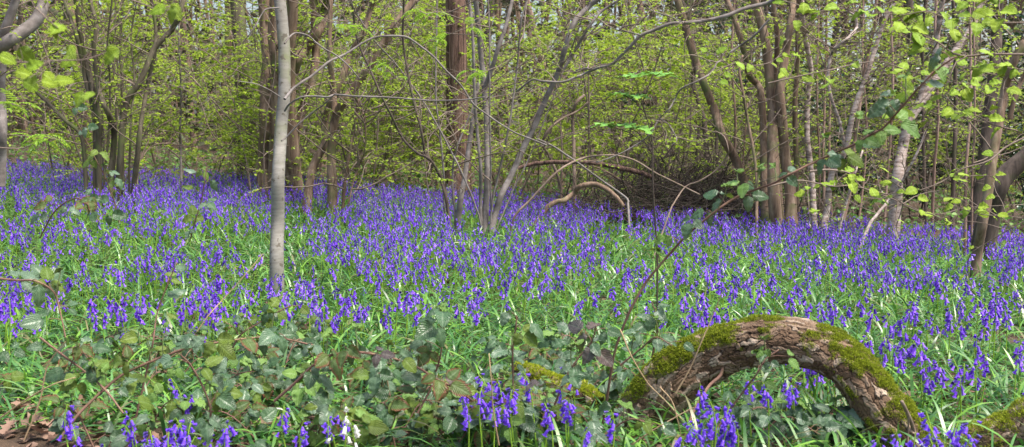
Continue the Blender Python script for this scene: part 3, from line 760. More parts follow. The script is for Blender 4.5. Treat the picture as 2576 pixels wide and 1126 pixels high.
for k, (lb, pts, D, nn, sz, mx) in enumerate((
    ('upright bramble shoot with pale grey-green leaves standing above the white bluebells', [(1050, 1040), (1079, 987), (1095, 940), (1109, 890), (1112, 830), (1105, 775)], 3.9, 7, .062, ['dark', 'dark', 'rust']),
    ('bramble shoot leaning right in front of the mossy stump', [(1395, 1020), (1423, 952), (1458, 897), (1488, 862), (1500, 820)], 3.9, 7, .058, ['dark', 'dark', 'purple']),
    ('bramble with rounded leaves standing left of the mossy stump', [(1292, 1050), (1291, 960), (1290, 880), (1298, 820), (1300, 795)], 4.0, 6, .058, ['dark', 'dark', 'olive']),
    ('bramble hanging into the left edge just below the bluebells', [(-10, 700), (40, 706), (90, 708), (135, 735), (150, 780), (165, 850)], 3.7, 6, .062, ['dark', 'dark', 'olive']),
    ('bramble cane with reddened drooping leaves left of the grey sapling foot', [(340, 1060), (370, 930), (385, 860), (395, 790), (420, 720), (445, 660)], 4.2, 7, .058, MIXD),
    ('bramble tuft right under the grey sapling', [(560, 930), (600, 850), (640, 820), (690, 790), (730, 770)], 4.6, 8, .05, ['dark', 'olive', 'dark']),
    ('bramble with big leaves drooping in the middle of the lower left', [(520, 1100), (530, 1040), (515, 985), (480, 920), (450, 890)], 3.6, 7, .068, ['dark', 'olive', 'dark']),
    ('leafy bramble stem in front of the arch opening of the log', [(1790, 1100), (1830, 1040), (1870, 985), (1905, 940), (1925, 905), (1960, 880)], 3.9, 8, .042, ['dark', 'fresh', 'dark', 'fresh']),
    ('low bramble at the foot of the arched log on its left side', [(1490, 1120), (1540, 1080), (1590, 1055), (1640, 1070)], 3.75, 6, .05, ['dark', 'olive', 'dark']),
    ('dark bramble rising through the bluebells at the far left', [(300, 560), (285, 500), (262, 440), (240, 400), (205, 330), (160, 240)], 6.5, 9, .06, ['dark', 'dark', 'olive']),
    ('bramble with dark leaves among the leftmost bluebells', [(100, 600), (140, 530), (190, 500), (225, 520), (250, 560)], 6.0, 9, .06, ['dark', 'rust', 'dark']),
    ('dark bramble sprig standing in the bluebells left of the sapling', [(480, 600), (490, 560), (505, 510), (515, 460), (520, 420)], 7.0, 8, .062, ['dark', 'dark', 'olive']),
    ('bramble with upright shoot behind the tall cane', [(1560, 920), (1610, 880), (1650, 850), (1690, 870)], 4.3, 5, .055, ['dark']),
    ('bramble leaves on the bare brown stem right of the tall cane', [(1640, 900), (1655, 820), (1640, 760)], 4.5, 4, .055, ['dark']))):
    P = path(pts, D, D * .98, 26, 30 + k)
    cane(lb, P, .0042, .0022, G, nn, sz, mx, fresh=2, lo=.1)
# low bramble mats along the bottom edge
spots = [(60, 930), (40, 1000), (150, 960), (330, 1010), (250, 1115), (350, 1100), (620, 950), (560, 1000), (700, 900), (700, 985), (640, 1060), (760, 1040), (720, 1110), (950, 1010), (1010, 1060), (1100, 1040), (1060, 1110), (1180, 1000), (1150, 1090), (1240, 960), (1250, 1050), (1220, 1110), (1340, 1060), (1400, 1100), (1440, 1010), (1320, 1115), (1500, 1000), (1870, 1110), (1990, 1095), (2060, 1085), (2130, 1095), (460, 830), (830, 850), (880, 950), (1380, 900), (420, 960), (500, 1010), (640, 990), (680, 1100), (780, 1110), (980, 960), (1000, 1110), (1050, 980), (1120, 1110), (1140, 1030), (1190, 1060), (1290, 1090), (1300, 1010), (1370, 1020), (1400, 1060), (1460, 1110), (560, 880), (620, 860), (760, 860), (700, 930), (300, 900), (220, 880), (1200, 930), (1430, 960), (1540, 1110)]
near_l = ['low bramble sprawling over the leaf litter along the bottom left edge', 'low bramble with grey-green leaves along the bottom centre edge', 'low bramble leaves in the grass under the arched log']
for k, (dx, dy) in enumerate(spots):
    p = ground(dx, min(dy, 1120) + 30)
    a = G.uniform(0, 2 * PI); ln = G.uniform(.2, .38)
    tip = p + np.array([math.cos(a) * ln, math.sin(a) * ln * .5, G.uniform(.04, .12)])
    midp = (p + tip) / 2 + np.array([0, 0, G.uniform(.08, .17)])
    P = catmull([p - [0, 0, .02], midp, tip], 16)
    z = 0 if dx < 720 else (1 if dx < 1600 else 2)
    grp = ['low brambles at the bottom left', 'low brambles at the bottom centre', 'low brambles under the arched log'][z]
    cane(near_l[z], P, .0035, .002, G, 12, .056 if z < 2 else .055, ['dark', 'dark', 'dark', 'dark', 'dark', 'rust', 'olive', 'fresh'] if z < 2 else ['dark', 'dark'], group=grp, fresh=2, thorns=False)

# hazel twigs hanging in at the right, nearer than the trees
for k, (lb, pts, D, nn, sz, w0) in enumerate((
    ('hazel twig reaching across the upper right with bright hanging leaves', [(2600, 138), (2500, 137), (2412, 140), (2360, 108), (2312, 85), (2255, 62)], 4.3, 16, .058, .005),
    ('long hazel twig drooping rightward through the middle of the right side', [(1932, 210), (2007, 193), (2082, 178), (2152, 162), (2217, 156), (2282, 178), (2357, 198), (2432, 218), (2497, 245), (2580, 262)], 4.6, 22, .052, .003),
    ('low curving hazel branch sweeping from the bluebells to the right edge', [(2600, 335), (2532, 370), (2487, 405), (2422, 425), (2392, 445), (2347, 468), (2282, 488), (2212, 500), (2132, 492)], 5.0, 20, .05, .0045),
    ('hazel twig dipping toward the bluebells below the birch trunks', [(1932, 470), (2002, 455), (2057, 462), (2097, 470), (2142, 468), (2192, 480), (2242, 493), (2292, 525), (2362, 540), (2432, 523), (2580, 515)], 5.4, 20, .05, .0045),
    ('thick curved twig pointing down right above the bluebells', [(2037, 432), (2082, 428), (2132, 435), (2147, 450), (2172, 475), (2242, 500), (2310, 530), (2362, 562), (2392, 582), (2432, 612)], 5.6, 5, .045, .006),
    ('leafy hazel spray filling the top right corner', [(2620, 60), (2540, 58), (2470, 66), (2400, 52), (2330, 30), (2270, 38), (2200, 30)], 3.9, 30, .056, .003),
    ('leafy hazel spray hanging left of the top right corner', [(2300, -10), (2230, 10), (2180, 45), (2130, 25), (2060, 20), (1990, 60)], 4.2, 20, .05, .003),
    ('hazel spray with drooping leaves in the middle of the right side', [(2560, 330), (2480, 310), (2410, 290), (2330, 262), (2260, 270), (2190, 290)], 4.4, 24, .054, .003),
    ('hazel spray hanging over the holly on the right', [(2600, 180), (2530, 172), (2460, 170), (2400, 205), (2350, 230)], 4.2, 18, .054, .003),
    ('low leafy hazel spray at the lower right edge', [(2620, 560), (2540, 545), (2470, 540), (2400, 520)], 5.0, 14, .05, .003),
    ('small bright hazel spray beside the brown trunk cluster', [(1800, 180), (1850, 160), (1900, 165), (1950, 150), (1985, 100)], 6.0, 14, .055, .003),
    ('thin grey twig sloping down at the far right over the bluebells', [(2580, 555), (2532, 582), (2482, 612), (2442, 640), (2435, 680), (2448, 745)], 5.2, 3, .035, .003))):
    P = path(pts, D, D * 1.04, 44, 60 + k)
    ex = []
    for q in range(4):
        kk = G.integers(6, 38)
        ex.append(wander(P[kk][None], np.array([[P[kk + 1][0] - P[kk][0], G.normal(0, .01), -.2 * abs(P[kk + 1][0] - P[kk][0])]]) * 10 + G.normal(0, .3, (1, 3)), np.array([.22]), 7, .15, -.06, G)[0])
    cane(lb, P, w0, .0014, G, int(nn * 1.2), sz * .92, ['hazel'], bark='twig', name='hazel_twig', cat='branch', three=False, thorns=False, stemn='stem', face=.35, pet=.02, lo=.02, extra=ex)
# blurred leaves close to the lens, top left
for k, (lb, pts, D, lv, sz) in enumerate((
    ('out-of-focus beech twig with yellow-green leaves in the upper left corner', [(-40, 160), (60, 158), (150, 153), (215, 150), (265, 133), (300, 120)], 2.3, [(110, 185), (60, 205), (135, 205), (175, 115), (188, 145), (40, 180), (205, 232), (232, 232), (0, 140), (298, 125), (90, 190), (50, 122), (70, 175), (105, 205)], .038),
    ('short blurred twig with a pair of lime leaves near the top left', [(330, 0), (370, 15), (405, 28), (440, 22)], 2.6, [(415, 20), (438, 18), (428, 14)], .040),
    ('tiny blurred twig with one forked leaf at the top left', [(90, 20), (120, 50), (145, 70)], 2.5, [(138, 65), (155, 62)], .040))):
    P = path(pts, D, D, 24, 90 + k)
    base = P[0]; root = empty('beech_twig', base, lb, 'branch')
    mb = MB(); stem_mesh(mb, P, np.linspace(.002, .001, 24), 5, .05, 1)
    for q, (a, b_) in enumerate(lv):
        p = W(a, b_, D + G.normal(0, .05))
        nrst = P[np.argmin(np.linalg.norm(P - p, axis=1))]
        V, F = tubes(np.stack([nrst, (nrst + p) / 2 + G.normal(0, .003, 3), p])[None], np.full((1, 3), .0007), 3); mb.add(V, F)
        put_leaf(root, base, p, [G.normal(0, 1), G.normal(0, .3), -.5 + G.normal(0, .4)], [G.normal(0, .3), -1, .6], sz * G.uniform(.85, 1.15), 'hazel', G)
    mb.build('stem', M['twig'], root, base)
# sycamore seedling with tiers of flat bright leaves
P = path([(1655, 640), (1648, 560), (1642, 450), (1640, 350), (1618, 270), (1600, 205)], 6.3, 6.2, 30, 99)
base = on_ground(P[0][0], P[0][1]); root = empty('sycamore_seedling', base, 'thin dark seedling holding three tiers of flat bright green leaves', 'tree')
P[0] = base
mb = MB(); stem_mesh(mb, P, np.linspace(.006, .003, 30), 6, .05, 1)
for (ax_, ay_, n2) in ((1590, 190, 3), (1640, 185, 4), (1560, 236, 3), (1600, 242, 3), (1520, 312, 3), (1570, 315, 3), (1612, 320, 3), (1682, 190, 2)):
    c = W(ax_, ay_, 6.25); nrst = P[np.argmin(np.abs(P[:, 2] - c[2] + .12))]
    V, F = tubes(np.stack([nrst, (nrst + c) / 2 + [0, 0, .02], c])[None], np.full((1, 3), .0018), 4); mb.add(V, F)
    for q in range(n2):
        a = 2 * PI * q / n2 + G.uniform(0, 1)
        put_leaf(root, base, c, [math.cos(a), math.sin(a), -.05 + G.normal(0, .1)], [G.normal(0, .12), -.25, 1], .105 * G.uniform(.8, 1.1), 'maple', G)
mb.build('stem', M['bark_dark'], root, base)
# rowan shoots with feathered leaves
def rowan(label, pts, D, n_fr, sz, seed):
    g = np.random.default_rng(seed)
    P = path(pts, D, D, 24, seed); base = P[0]
    root = empty('rowan_sprig', base, label, 'branch')
    mb = MB(); stem_mesh(mb, P, np.linspace(.004, .002, 24), 5, .05, 2)
    fr = MB()
    for q in range(n_fr):
        o = P[int(g.uniform(.3, .99) * 23)]
        d = unit(np.array([g.normal(), g.normal() * .6, .25]))
        A = wander(o[None], d[None], np.array([sz * 2.6]), 8, .08, -.16, g)[0]
        fb = MB(); V, F = tubes(A[None], np.linspace(.0016, .0008, 8)[None], 3); fb.add(V, F)
        for j in range(2, 8):
            t = unit(A[j] - A[j - 1]); s_ = unit(np.cross(t, [0, 0, 1]))
            pos = np.stack([A[j], A[j]]); ax = np.stack([s_ + .35 * t - [0, 0, .15], -s_ + .35 * t - [0, 0, .15]])
            V, F = leaves(pos, ax, np.array([[0, 0, 1.], [0, 0, 1.]]), sz * (1 - .05 * j), .42); fb.add(V, F)
        V, F = leaves(A[-1][None], unit(A[-1] - A[-2])[None], np.array([[0, 0, 1.]]), sz, .42); fb.add(V, F)
        fb.build('frond', M['bright_leaf'], root, base)
    mb.build('stem', M['twig'], root, base)
rowan('rowan sprig of feathery bright leaves low at the far left', [(-10, 372), (50, 374), (90, 360), (110, 340), (140, 350)], 5.5, 9, .04, 1)
rowan('rowan sprig of feathery leaves at the left edge above the lower one', [(-30, 250), (0, 258), (40, 265), (60, 275)], 5.0, 7, .036, 2)
rowan('rowan sprig of feathery leaves left of the russet trunk top', [(1130, 40), (1100, 30), (1070, 35), (1040, 15)], 8.5, 7, .05, 3)
rowan('rowan sprig of feathery leaves crossing the russet trunk', [(1230, 30), (1200, 60), (1150, 80), (1110, 95), (1080, 110)], 8.5, 10, .05, 4)
rowan('rowan sprig of feathery leaves right below the russet trunk top', [(1260, 165), (1220, 180), (1200, 185), (1170, 170)], 8.5, 7, .048, 5)
rowan('rowan sprig of feathery leaves hanging under the arching twig', [(1000, 140), (975, 160), (960, 165), (1010, 205)], 9.0, 7, .045, 6)
rowan('rowan sprig of feathery leaves by the hornbeam limb', [(760, 30), (800, 40), (850, 60), (890, 70), (920, 75)], 10, 9, .05, 7)

# ------------------------------------------------------------------ understorey shrubs
def shrub(x, y, h, spread, n_st, n_sec, n_tw, n_leaf, leafsz, mat, label, group, seed, bark='twig', name='hazel_shrub', sl=.9, tl=.35, r0=.014, cat='shrub', flat=.75, droop=-.015):
    g = np.random.default_rng(seed)
    base = on_ground(x, y); root = empty(name, base, label, cat, group)
    Pl = []
    for k in range(n_st):
        a = g.uniform(0, 2 * PI); d = np.array([math.cos(a) * spread, math.sin(a) * spread, 1.])
        o = base + np.array([math.cos(a) * .12, math.sin(a) * .12, -.05])
        P = wander(o[None], d[None], np.array([h * g.uniform(.75, 1.15)]), 12, .10, .01, g)[0]
        Pl.append(P); m_ = MB(); r_ = r0 * g.uniform(.6, 1.3)
        stem_mesh(m_, catmull(P, 22), np.linspace(r_, r_ * .35, 22), 6, .08, seed + k)
        m_.build('stem', M[bark], root, base)
    tw, lf = grow(Pl, g, n_sec, sl, n_tw, tl, n_leaf, leafsz, lo=.08, droop=droop, flat=flat)
    tw.build('twigs', M['twig'], root, base)
    if lf.v: lf.build('foliage', M[mat], root, base)
    return root
gs = np.random.default_rng(5)
zones = [  # x0, x1, y0, y1, count, leaves, mat, label, group
    (-9.5, -4.0, 14.5, 19, 9, 4200, 'hazel_leaf', 'hazel shrub in fresh yellow-green leaf behind the left coppice', 'hazel shrubs at the left'),
    (-4.5, -1.5, 16, 20, 7, 4200, 'hazel_leaf', 'hazel shrub in fresh leaf around the dim conifer trunk', 'hazel shrubs by the dim conifer'),
    (-3.2, .0, 17, 21, 7, 3600, 'hazel_leaf', 'hazel shrub in small leaf behind the twisted brown trunks', 'hazel shrubs behind the twisted trunks'),
    (-.2, 3.5, 15.5, 20, 9, 3800, 'hazel_leaf', 'hazel shrub in small yellow-green leaf behind the arching cane', 'hazel shrubs in the centre'),
    (2.6, 5.0, 17, 21, 5, 3200, 'hazel_leaf', 'hazel shrub in thin leaf behind the leaning brown trunk', 'hazel shrubs behind the leaning trunk'),
    (-12, 13, 21, 27, 20, 3200, 'hazel_leaf_far', 'dim hazel shrub far back in the wood', 'hazel shrubs deep in the wood'),
    (4.5, 10.0, 16.5, 20, 5, 2200, 'hazel_leaf', 'sparsely leaved hazel shrub behind the birch trunks', 'hazel shrubs behind the birches')]
for zi, (x0, x1, y0, y1, cnt, nl, mat, lb, grp) in enumerate(zones):
    for k in range(cnt):
        x = x0 + (x1 - x0) * (k + gs.uniform(.2, .8)) / cnt; y = gs.uniform(y0, y1)
        shrub(x, y, gs.uniform(3.2, 4.2), .42, 4, 60, 200, nl, .043 if y < 21 else .055, mat, lb, grp, 400 + zi * 30 + k)
for k, (x, y) in enumerate(((-1.0, 14.9), (-3.3, 14.6), (1.9, 14.6))):
    shrub(x, y, 3.4, .35, 3, 40, 150, 1400, .042, 'hazel_leaf', ('young hazel in front of the russet conifer trunk', 'young hazel before the hornbeam foot', 'young hazel between the centre coppice and the brushwood')[k], None, 690 + k, r0=.009)
for k, (x, y, h) in enumerate(((5.6, 17.5, 2.9), (6.8, 18.5, 3.6), (7.8, 16.6, 2.6), (8.9, 17.5, 3.4), (4.2, 20.5, 3.6), (10, 19, 3.8))):
    shrub(x, y, h, .25, 4, 90, 420, 4200, .055, 'holly_leaf', 'glossy dark holly bush behind the birch trunks', 'holly bushes at the right', 700 + k, bark='bark_dark', name='holly_bush', sl=.6, tl=.28, flat=.2, cat='bush')

# brushwood heap and loose dead sticks
g = np.random.default_rng(8)
mb = MB(); N = 1500
cx_, cy_ = W(1710, 460, 14.6)[:2]
ox = g.normal(0, .85, N); oy = g.normal(0, .4, N)
o = np.stack([cx_ + ox, cy_ + oy, terrain(cx_ + ox, cy_ + oy) + np.abs(g.normal(0, .30, N)) * np.exp(-(ox / 1.1) ** 2)], 1)
d = np.stack([g.normal(.3, .8, N), g.normal(0, .4, N), g.uniform(.05, .75, N)], 1)
P = wander(o, d, g.uniform(.3, 1.1, N), 9, .20, -.07, g)
V, F = tubes(P, np.linspace(1, .3, 9)[None] * (.0045 + .011 * g.random(N) ** 4)[:, None], 4); mb.add(V, F)
N = 620
cx_, cy_ = W(1715, 470, 13.9)[:2]
ox = g.normal(0, .62, N); oy = g.normal(0, .3, N)
o = np.stack([cx_ + ox, cy_ + oy, terrain(cx_ + ox, cy_ + oy) + np.abs(g.normal(0, .22, N))], 1)
d = np.stack([g.normal(0, 1, N), g.normal(0, .4, N), g.uniform(-.05, .9, N)], 1)
P = wander(o, d, g.uniform(.4, 1.3, N), 10, .16, -.05, g)
V, F = tubes(P, np.linspace(1, .35, 10)[None] * g.uniform(.003, .007, N)[:, None], 4); mb.add(V, F)
tag(mb.build('brushwood', M['bark_dark']), 'tangled heap of dark dead branches behind the bluebells', 'brushwood', kind='stuff')
for k in range(9):
    a = (1600 + 28 * k + g.normal(0, 8), 500 - g.uniform(0, 40)); b = (a[0] + g.uniform(60, 150) * (1 if k % 3 else -1), a[1] - g.uniform(40, 150))
    tree('fallen_branch', 'dark dead branch sticking up out of the brushwood heap', 'branch', 14.8 + g.normal(0, .3), 'bark_dark' if k % 2 else 'bark_brown',
         [(8, 3, [a, ((a[0] + b[0]) / 2, (a[1] + b[1]) / 2 - 8), b])], dict(n_sec=9, sec_len=.4, n_tw=20, tw_len=.2, n_leaf=0, leaf=.03), group='dead branches in the brushwood', seed=800 + k, flare=0, top=0)

# ------------------------------------------------------------------ deep wood behind
g = np.random.default_rng(21)
for k in range(46):
    y = g.uniform(23, 40); x = g.uniform(-.62, .62) * y
    base = on_ground(x, y)
    h = g.uniform(7, 9); r_ = g.uniform(.05, .16)
    root = empty('forest_tree', base, 'slim dim trunk in the far depth of the wood', 'tree', 'trees deep in the wood')
    P = wander(base[None] - [[0, 0, .1]], np.array([[g.normal(0, .08), g.normal(0, .05), 1.]]), np.array([h]), 14, .03, .02, g)[0]
    m_ = MB(); stem_mesh(m_, P, np.linspace(r_, r_ * .6, 14), 8, .08, k, 0, .3)
    m_.build('trunk', M[('bark_brown', 'bark_dark', 'bark_pink', 'bark_green')[k % 4]], root, base)
    tw, lf = grow([P], g, 24, 1.5, 60, .7, 700, .085, lo=.08, thick=.012, tw_r=.004, droop=-.03)
    tw.build('twigs', M['bark_dark'], root, base)
    lf.build('crown', M['hazel_leaf_far' if k % 2 else 'conifer'], root, base)
mb = MB()
N = 90000
y = g.uniform(30, 52, N); x = g.uniform(-.75, .75, N) * y; zt = terrain(x, y)
z = zt + g.uniform(0, 1, N) ** .8 * 10
keep = (fbm(x * .35, z * .5, 90, 3) + .0) < .57 - .018 * z
thr = np.where(z < 3.0, .95, .20)
keep = keep | (g.random(N) < thr * .8)
pos = np.stack([x, y, z], 1)[keep]
n2 = len(pos)
V, F = leaves(pos, randdir(n2, -.8, .1, g), randdir(n2, -1, 1, g), g.uniform(.12, .42, n2), .7); mb.add(V, F, 0)
N = 420
x = g.uniform(-34, 34, N); y = g.uniform(30, 52, N)
P = wander(np.stack([x, y, terrain(x, y)], 1), np.tile([[0., 0, 1]], (N, 1)) + g.normal(0, .05, (N, 3)), np.full(N, 10.), 8, .07, .02, g)
V, F = tubes(P, np.full((N, 8), 1.) * g.uniform(.02, .1, N)[:, None], 5); mb.add(V, F, 1)
N = 9000
x = g.uniform(-28, 28, N); y = g.uniform(24, 50, N)
P = wander(np.stack([x, y, terrain(x, y) + g.uniform(0, 8, N)], 1), randdir(N, -.3, .6, g), g.uniform(.6, 2, N), 6, .15, -.03, g)
V, F = tubes(P, np.full((N, 6), 1.) * g.uniform(.003, .01, N)[:, None], 3); mb.add(V, F, 1)
tag(mb.build('far_woodland', [M['conifer'], M['bark_brown']]), 'dim mass of conifers and poles closing off the wood', 'woodland', kind='stuff')

# ------------------------------------------------------------------ arched log
def worley(u, v, nu, nv, seed):
    """distance to the two nearest jittered cell centres on a wrapped (u) sheet; u across, v along"""
    g = np.random.default_rng(seed)
    jx = g.random((nu, nv)); jy = g.random((nu, nv)); cid = g.random((nu, nv))
    U = u * nu; Vv = v * nv
    ui = np.floor(U).astype(int); vi = np.floor(Vv).astype(int)
    d1 = np.full(u.shape, 9.); d2 = np.full(u.shape, 9.); c1 = np.zeros(u.shape); tl = np.zeros(u.shape)
    for a in (-1, 0, 1):
        for b in (-1, 0, 1):
            cu = ui + a; cv = vi + b
            px = cu + jx[cu % nu, cv % nv]; py = cv + jy[cu % nu, cv % nv]
            d = np.hypot(U - px, Vv - py); c = cid[cu % nu, cv % nv]
            n1 = d < d1
            d2 = np.where(n1, d1, np.minimum(d2, d)); c1 = np.where(n1, c, c1); d1 = np.where(n1, d, d1)
            tl = np.where(n1, (Vv - py) * (c - .3) * 1.6 + (U - px) * (((c * 7) % 1) - .5) * 1.5, tl)
    return d1, d2, c1, tl
def log_mat():
    m, n, out = new_mat('log_bark')
    at = n.nodes.new('ShaderNodeAttribute'); at.attribute_name = 'crack'
    at2 = n.nodes.new('ShaderNodeAttribute'); at2.attribute_name = 'plate'
    t = noise(n, 38, 7, .75)
    rp = ramp(n, [(.1, (.075, .045, .024)), (.45, (.16, .10, .06)), (.68, (.28, .195, .13)), (.95, (.52, .42, .32))])
    ad = n.nodes.new('ShaderNodeMath'); ad.operation = 'MULTIPLY_ADD'; ad.inputs[1].default_value = .6; 
    n.links.new(t.outputs[0], ad.inputs[0]); 
    m2 = n.nodes.new('ShaderNodeMath'); m2.operation = 'MULTIPLY'; m2.inputs[1].default_value = .55
    n.links.new(at2.outputs['Fac'], m2.inputs[0]); n.links.new(m2.outputs[0], ad.inputs[2])
    n.links.new(ad.outputs[0], rp.inputs[0])
    mx = n.nodes.new('ShaderNodeMix'); mx.data_type = 'RGBA'
    n.links.new(at.outputs['Fac'], mx.inputs['Factor'])
    n.links.new(rp.outputs[0], mx.inputs['A']); mx.inputs['B'].default_value = (.035, .02, .014, 1)
    p = n.nodes.new('ShaderNodeBsdfPrincipled'); p.inputs['Roughness'].default_value = .85
    p.inputs['Specular IOR Level'].default_value = .25
    n.links.new(mx.outputs['Result'], p.inputs['Base Color'])
    b = n.nodes.new('ShaderNodeBump'); b.inputs['Strength'].default_value = .6; b.inputs['Distance'].default_value = .006
    n.links.new(t.outputs[0], b.inputs['Height']); n.links.new(b.outputs[0], p.inputs['Normal'])
    n.links.new(p.outputs[0], out.inputs[0])
    return m
M['log'] = log_mat()
M['moss'] = leaf_mat('moss', [(.15, .20, .02), (.30, .36, .025), (.45, .51, .05), (.22, .27, .025)], .5, .8)
M['moss_bright'] = leaf_mat('moss_bright', [(.28, .34, .02), (.42, .48, .03), (.5, .55, .05)], .4, .8)
def log(label, pts, rad, depth, seed, KU=300, KV=820, nu=28, nv=29, moss_bias=0., n_moss=26000, moss='moss', mossf=None):
    Wp = np.array([W(a, b, d) for (a, b), d in zip(pts, depth)])
    P = catmull(Wp, KV); rr = np.interp(np.linspace(0, 1, KV), np.linspace(0, 1, len(rad)), [r * d / FPX for r, d in zip(rad, depth)])
    T = np.gradient(P, axis=0); T = unit(T)
    up = np.array([0, -1., .25]); U = np.empty_like(P)      # first frame axis faces the camera side
    u = unit(up - T[0] * np.dot(up, T[0]))
    for k in range(KV): u = unit(u - T[k] * np.dot(u, T[k])); U[k] = u
    Wv = np.cross(T, U)
    v = np.linspace(0, 1, KV)[:, None] + np.zeros((1, KU)); ua = np.zeros((KV, 1)) + np.arange(KU)[None] / KU
    n1 = fbm(ua * 6 + 1, v * 12, seed + 1, 4); n2_ = fbm(ua * 9 + 7, v * 16 + 3, seed + 9, 4)
    j1 = fbm(ua * 30, v * 60, seed + 3, 3) - .5; j2 = fbm(ua * 30 + 9, v * 60 + 4, seed + 4, 3) - .5
    wu = (ua + (n1 - .5) * .10 + j1 * .035) % 1; wv = v + (n2_ - .5) * .06 + j2 * .03
    d1, d2, cid, tl = worley(wu, wv, nu, nv, seed)
    edge = np.clip((d2 - d1) / (.05 + .16 * vnoise(ua * 14, v * 26, seed + 60)), 0, 1)
    e1, e2, cid2, tl2 = worley((wu * 1.0 + .3) % 1, wv, nu * 2, nv * 3, seed + 2)
    fine = np.clip((e2 - e1) / .25, 0, 1)
    # lumps: the log is not round
    ang = ua * 2 * PI
    big = .10 * np.cos(ang * 2 + v * 5 + seed) + .06 * np.cos(ang * 3 - v * 9) + (fbm(np.cos(ang) * 1.1 + 5, v * 9 + np.sin(ang), seed + 20, 3) - .5) * .26
    rad2 = rr[:, None] * (1 + big) + .007 * (edge ** .6 - 1) + .002 * (fine ** .7 - 1) + .005 * (cid - .5) + .007 * tl + .003 * (cid2 - .5) + .003 * tl2 + .008 * (fbm(ua * 24, v * 14, seed + 66, 3) - .5)
    Nn = np.cos(ang)[..., None] * U[:, None] + np.sin(ang)[..., None] * Wv[:, None]
    V = P[:, None] + rad2[..., None] * Nn
    i = (np.arange(KV - 1)[:, None] * KU + np.arange(KU)[None]); j = (np.arange(KV - 1)[:, None] * KU + (np.arange(KU)[None] + 1) % KU)
    F = np.stack([i, j, j + KU, i + KU], -1).reshape(-1, 4)
    base = on_ground(*P[0][:2])
    root = empty('arched_log' if len(pts) > 8 else 'mossy_log', base, label, 'log')
    mb = MB(); mb.add(V.reshape(-1, 3), F)
    o = mb.build('bark', M['log'], root, base)
    a = o.data.attributes.new('crack', 'FLOAT', 'POINT'); a.data.foreach_set('value', ((1 - np.clip(edge * 1.2, 0, 1)) * .95 + .2 * (1 - fine)).clip(0, 1).astype(np.float32).ravel())
    a = o.data.attributes.new('plate', 'FLOAT', 'POINT'); a.data.foreach_set('value', cid.astype(np.float32).ravel())
    # moss in tufts on the upper side
    g = np.random.default_rng(seed + 5)
    N = n_moss * 5
    ki = g.integers(0, KV, N); kj = g.integers(0, KU, N)
    nrm = Nn[ki, kj]; t_ = ki / KV
    field = fbm(kj / KU * 9 + 2, t_ * 24, seed + 30, 4)
    f2 = fbm(kj / KU * 22, t_ * 60, seed + 40, 2)
    score = field * 1.25 - .08 + .62 * (f2 - .5) + (.24 * nrm[:, 2]) + .12 * (nrm[:, 2] > .5) + moss_bias
    if mossf is not None: score = score + mossf(t_, nrm)
    kk = np.where(score > .72)[0][:n_moss]
    pos = V[ki[kk], kj[kk]] + g.normal(0, .0015, (len(kk), 3)); nr = nrm[kk]
    ax = unit(nr + randdir(len(kk), -1, 1, g) * .9 + np.array([0, 0, .2]))
    mm_ = MB(); hgt = .004 + .007 * np.clip(score[kk] - .72, 0, .35) / .35
    Vm, Fm = leaves(pos, ax, randdir(len(kk), -1, 1, g), hgt * g.uniform(.6, 1.3, len(kk)), .42); mm_.add(Vm, Fm)
    mo = mm_.build('moss', M[moss], root, base)
    mo['kind'] = 'stuff'
    return root, P, V, base
def mf(t, n):   # heavy moss on the left rise, thin at the crown, patches on the right limb
    return .22 * np.exp(-((t - .24) / .13) ** 2) * (n[:, 2] > .15) - .10 * np.exp(-((t - .5) / .07) ** 2) + .14 * np.exp(-((t - .64) / .03) ** 2) + .09 * (t > .68) + .05 * (t > .84) - .5 * (n[:, 2] < -.15) - .4 * ((t < .38) & (n[:, 2] < .30)) - .3 * (t < .09)
lroot, LP, LV, lbase = log('thick mossy fallen limb arched like a bridge in the right foreground',
    [(1590, 1170), (1618, 1085), (1652, 1010), (1700, 950), (1760, 905), (1830, 875), (1900, 861), (1980, 860), (2060, 880), (2122, 912), (2168, 960), (2215, 1032), (2264, 1100), (2320, 1180)],
    [68, 68, 66, 63, 60, 58, 57, 58, 60, 62, 66, 70, 74, 76], [4.5, 4.48, 4.45, 4.42, 4.4, 4.36, 4.32, 4.28, 4.24, 4.2, 4.16, 4.12, 4.08, 4.05], 3, mossf=mf, moss_bias=.01, n_moss=60000)
log('mossy limb rising into the bottom right corner', [(2380, 1180), (2430, 1138), (2490, 1105), (2550, 1080), (2620, 1050), (2700, 1030)], [38, 42, 46, 50, 54, 58], [4.02, 4.02, 4.0, 4.0, 3.98, 3.98], 9, KU=140, KV=240, nv=8, n_moss=9000, moss_bias=.14)
log('short rotten stump piece under bright yellow moss beside the arched log', [(1300, 935), (1345, 955), (1400, 975), (1460, 990), (1510, 1015)], [26, 27, 28, 26, 20], [4.75, 4.7, 4.65, 4.6, 4.55], 14, KU=100, KV=160, nu=9, nv=6, n_moss=8000, moss_bias=.12, moss='moss_bright')
tree('dead_stick', 'pale pinkish stick leaning on the right foot of the arched log', 'stick', 3.95, 'twig_pale', [(11, 9, [(2318, 1140), (2300, 1085), (2285, 1045), (2268, 1010)])], None, seed=61, flare=0, top=0)
tree('dead_stick', 'short pale stick standing at the right foot of the arched log', 'stick', 3.95, 'twig_pale', [(6, 5, [(2284, 1130), (2284, 1090), (2286, 1050)])], None, seed=62, flare=0, top=0)
tree('dead_stick', 'stubby brown stick leaning inside the left foot of the arched log', 'stick', 4.15, 'cane', [(8, 9, [(1820, 1100), (1840, 1050), (1860, 1010), (1880, 980), (1898, 948), (1908, 940)])] and [(8, 9, [(1742, 1040), (1765, 1000), (1785, 970), (1812, 945), (1820, 915)])], None, seed=63, flare=0, top=0)
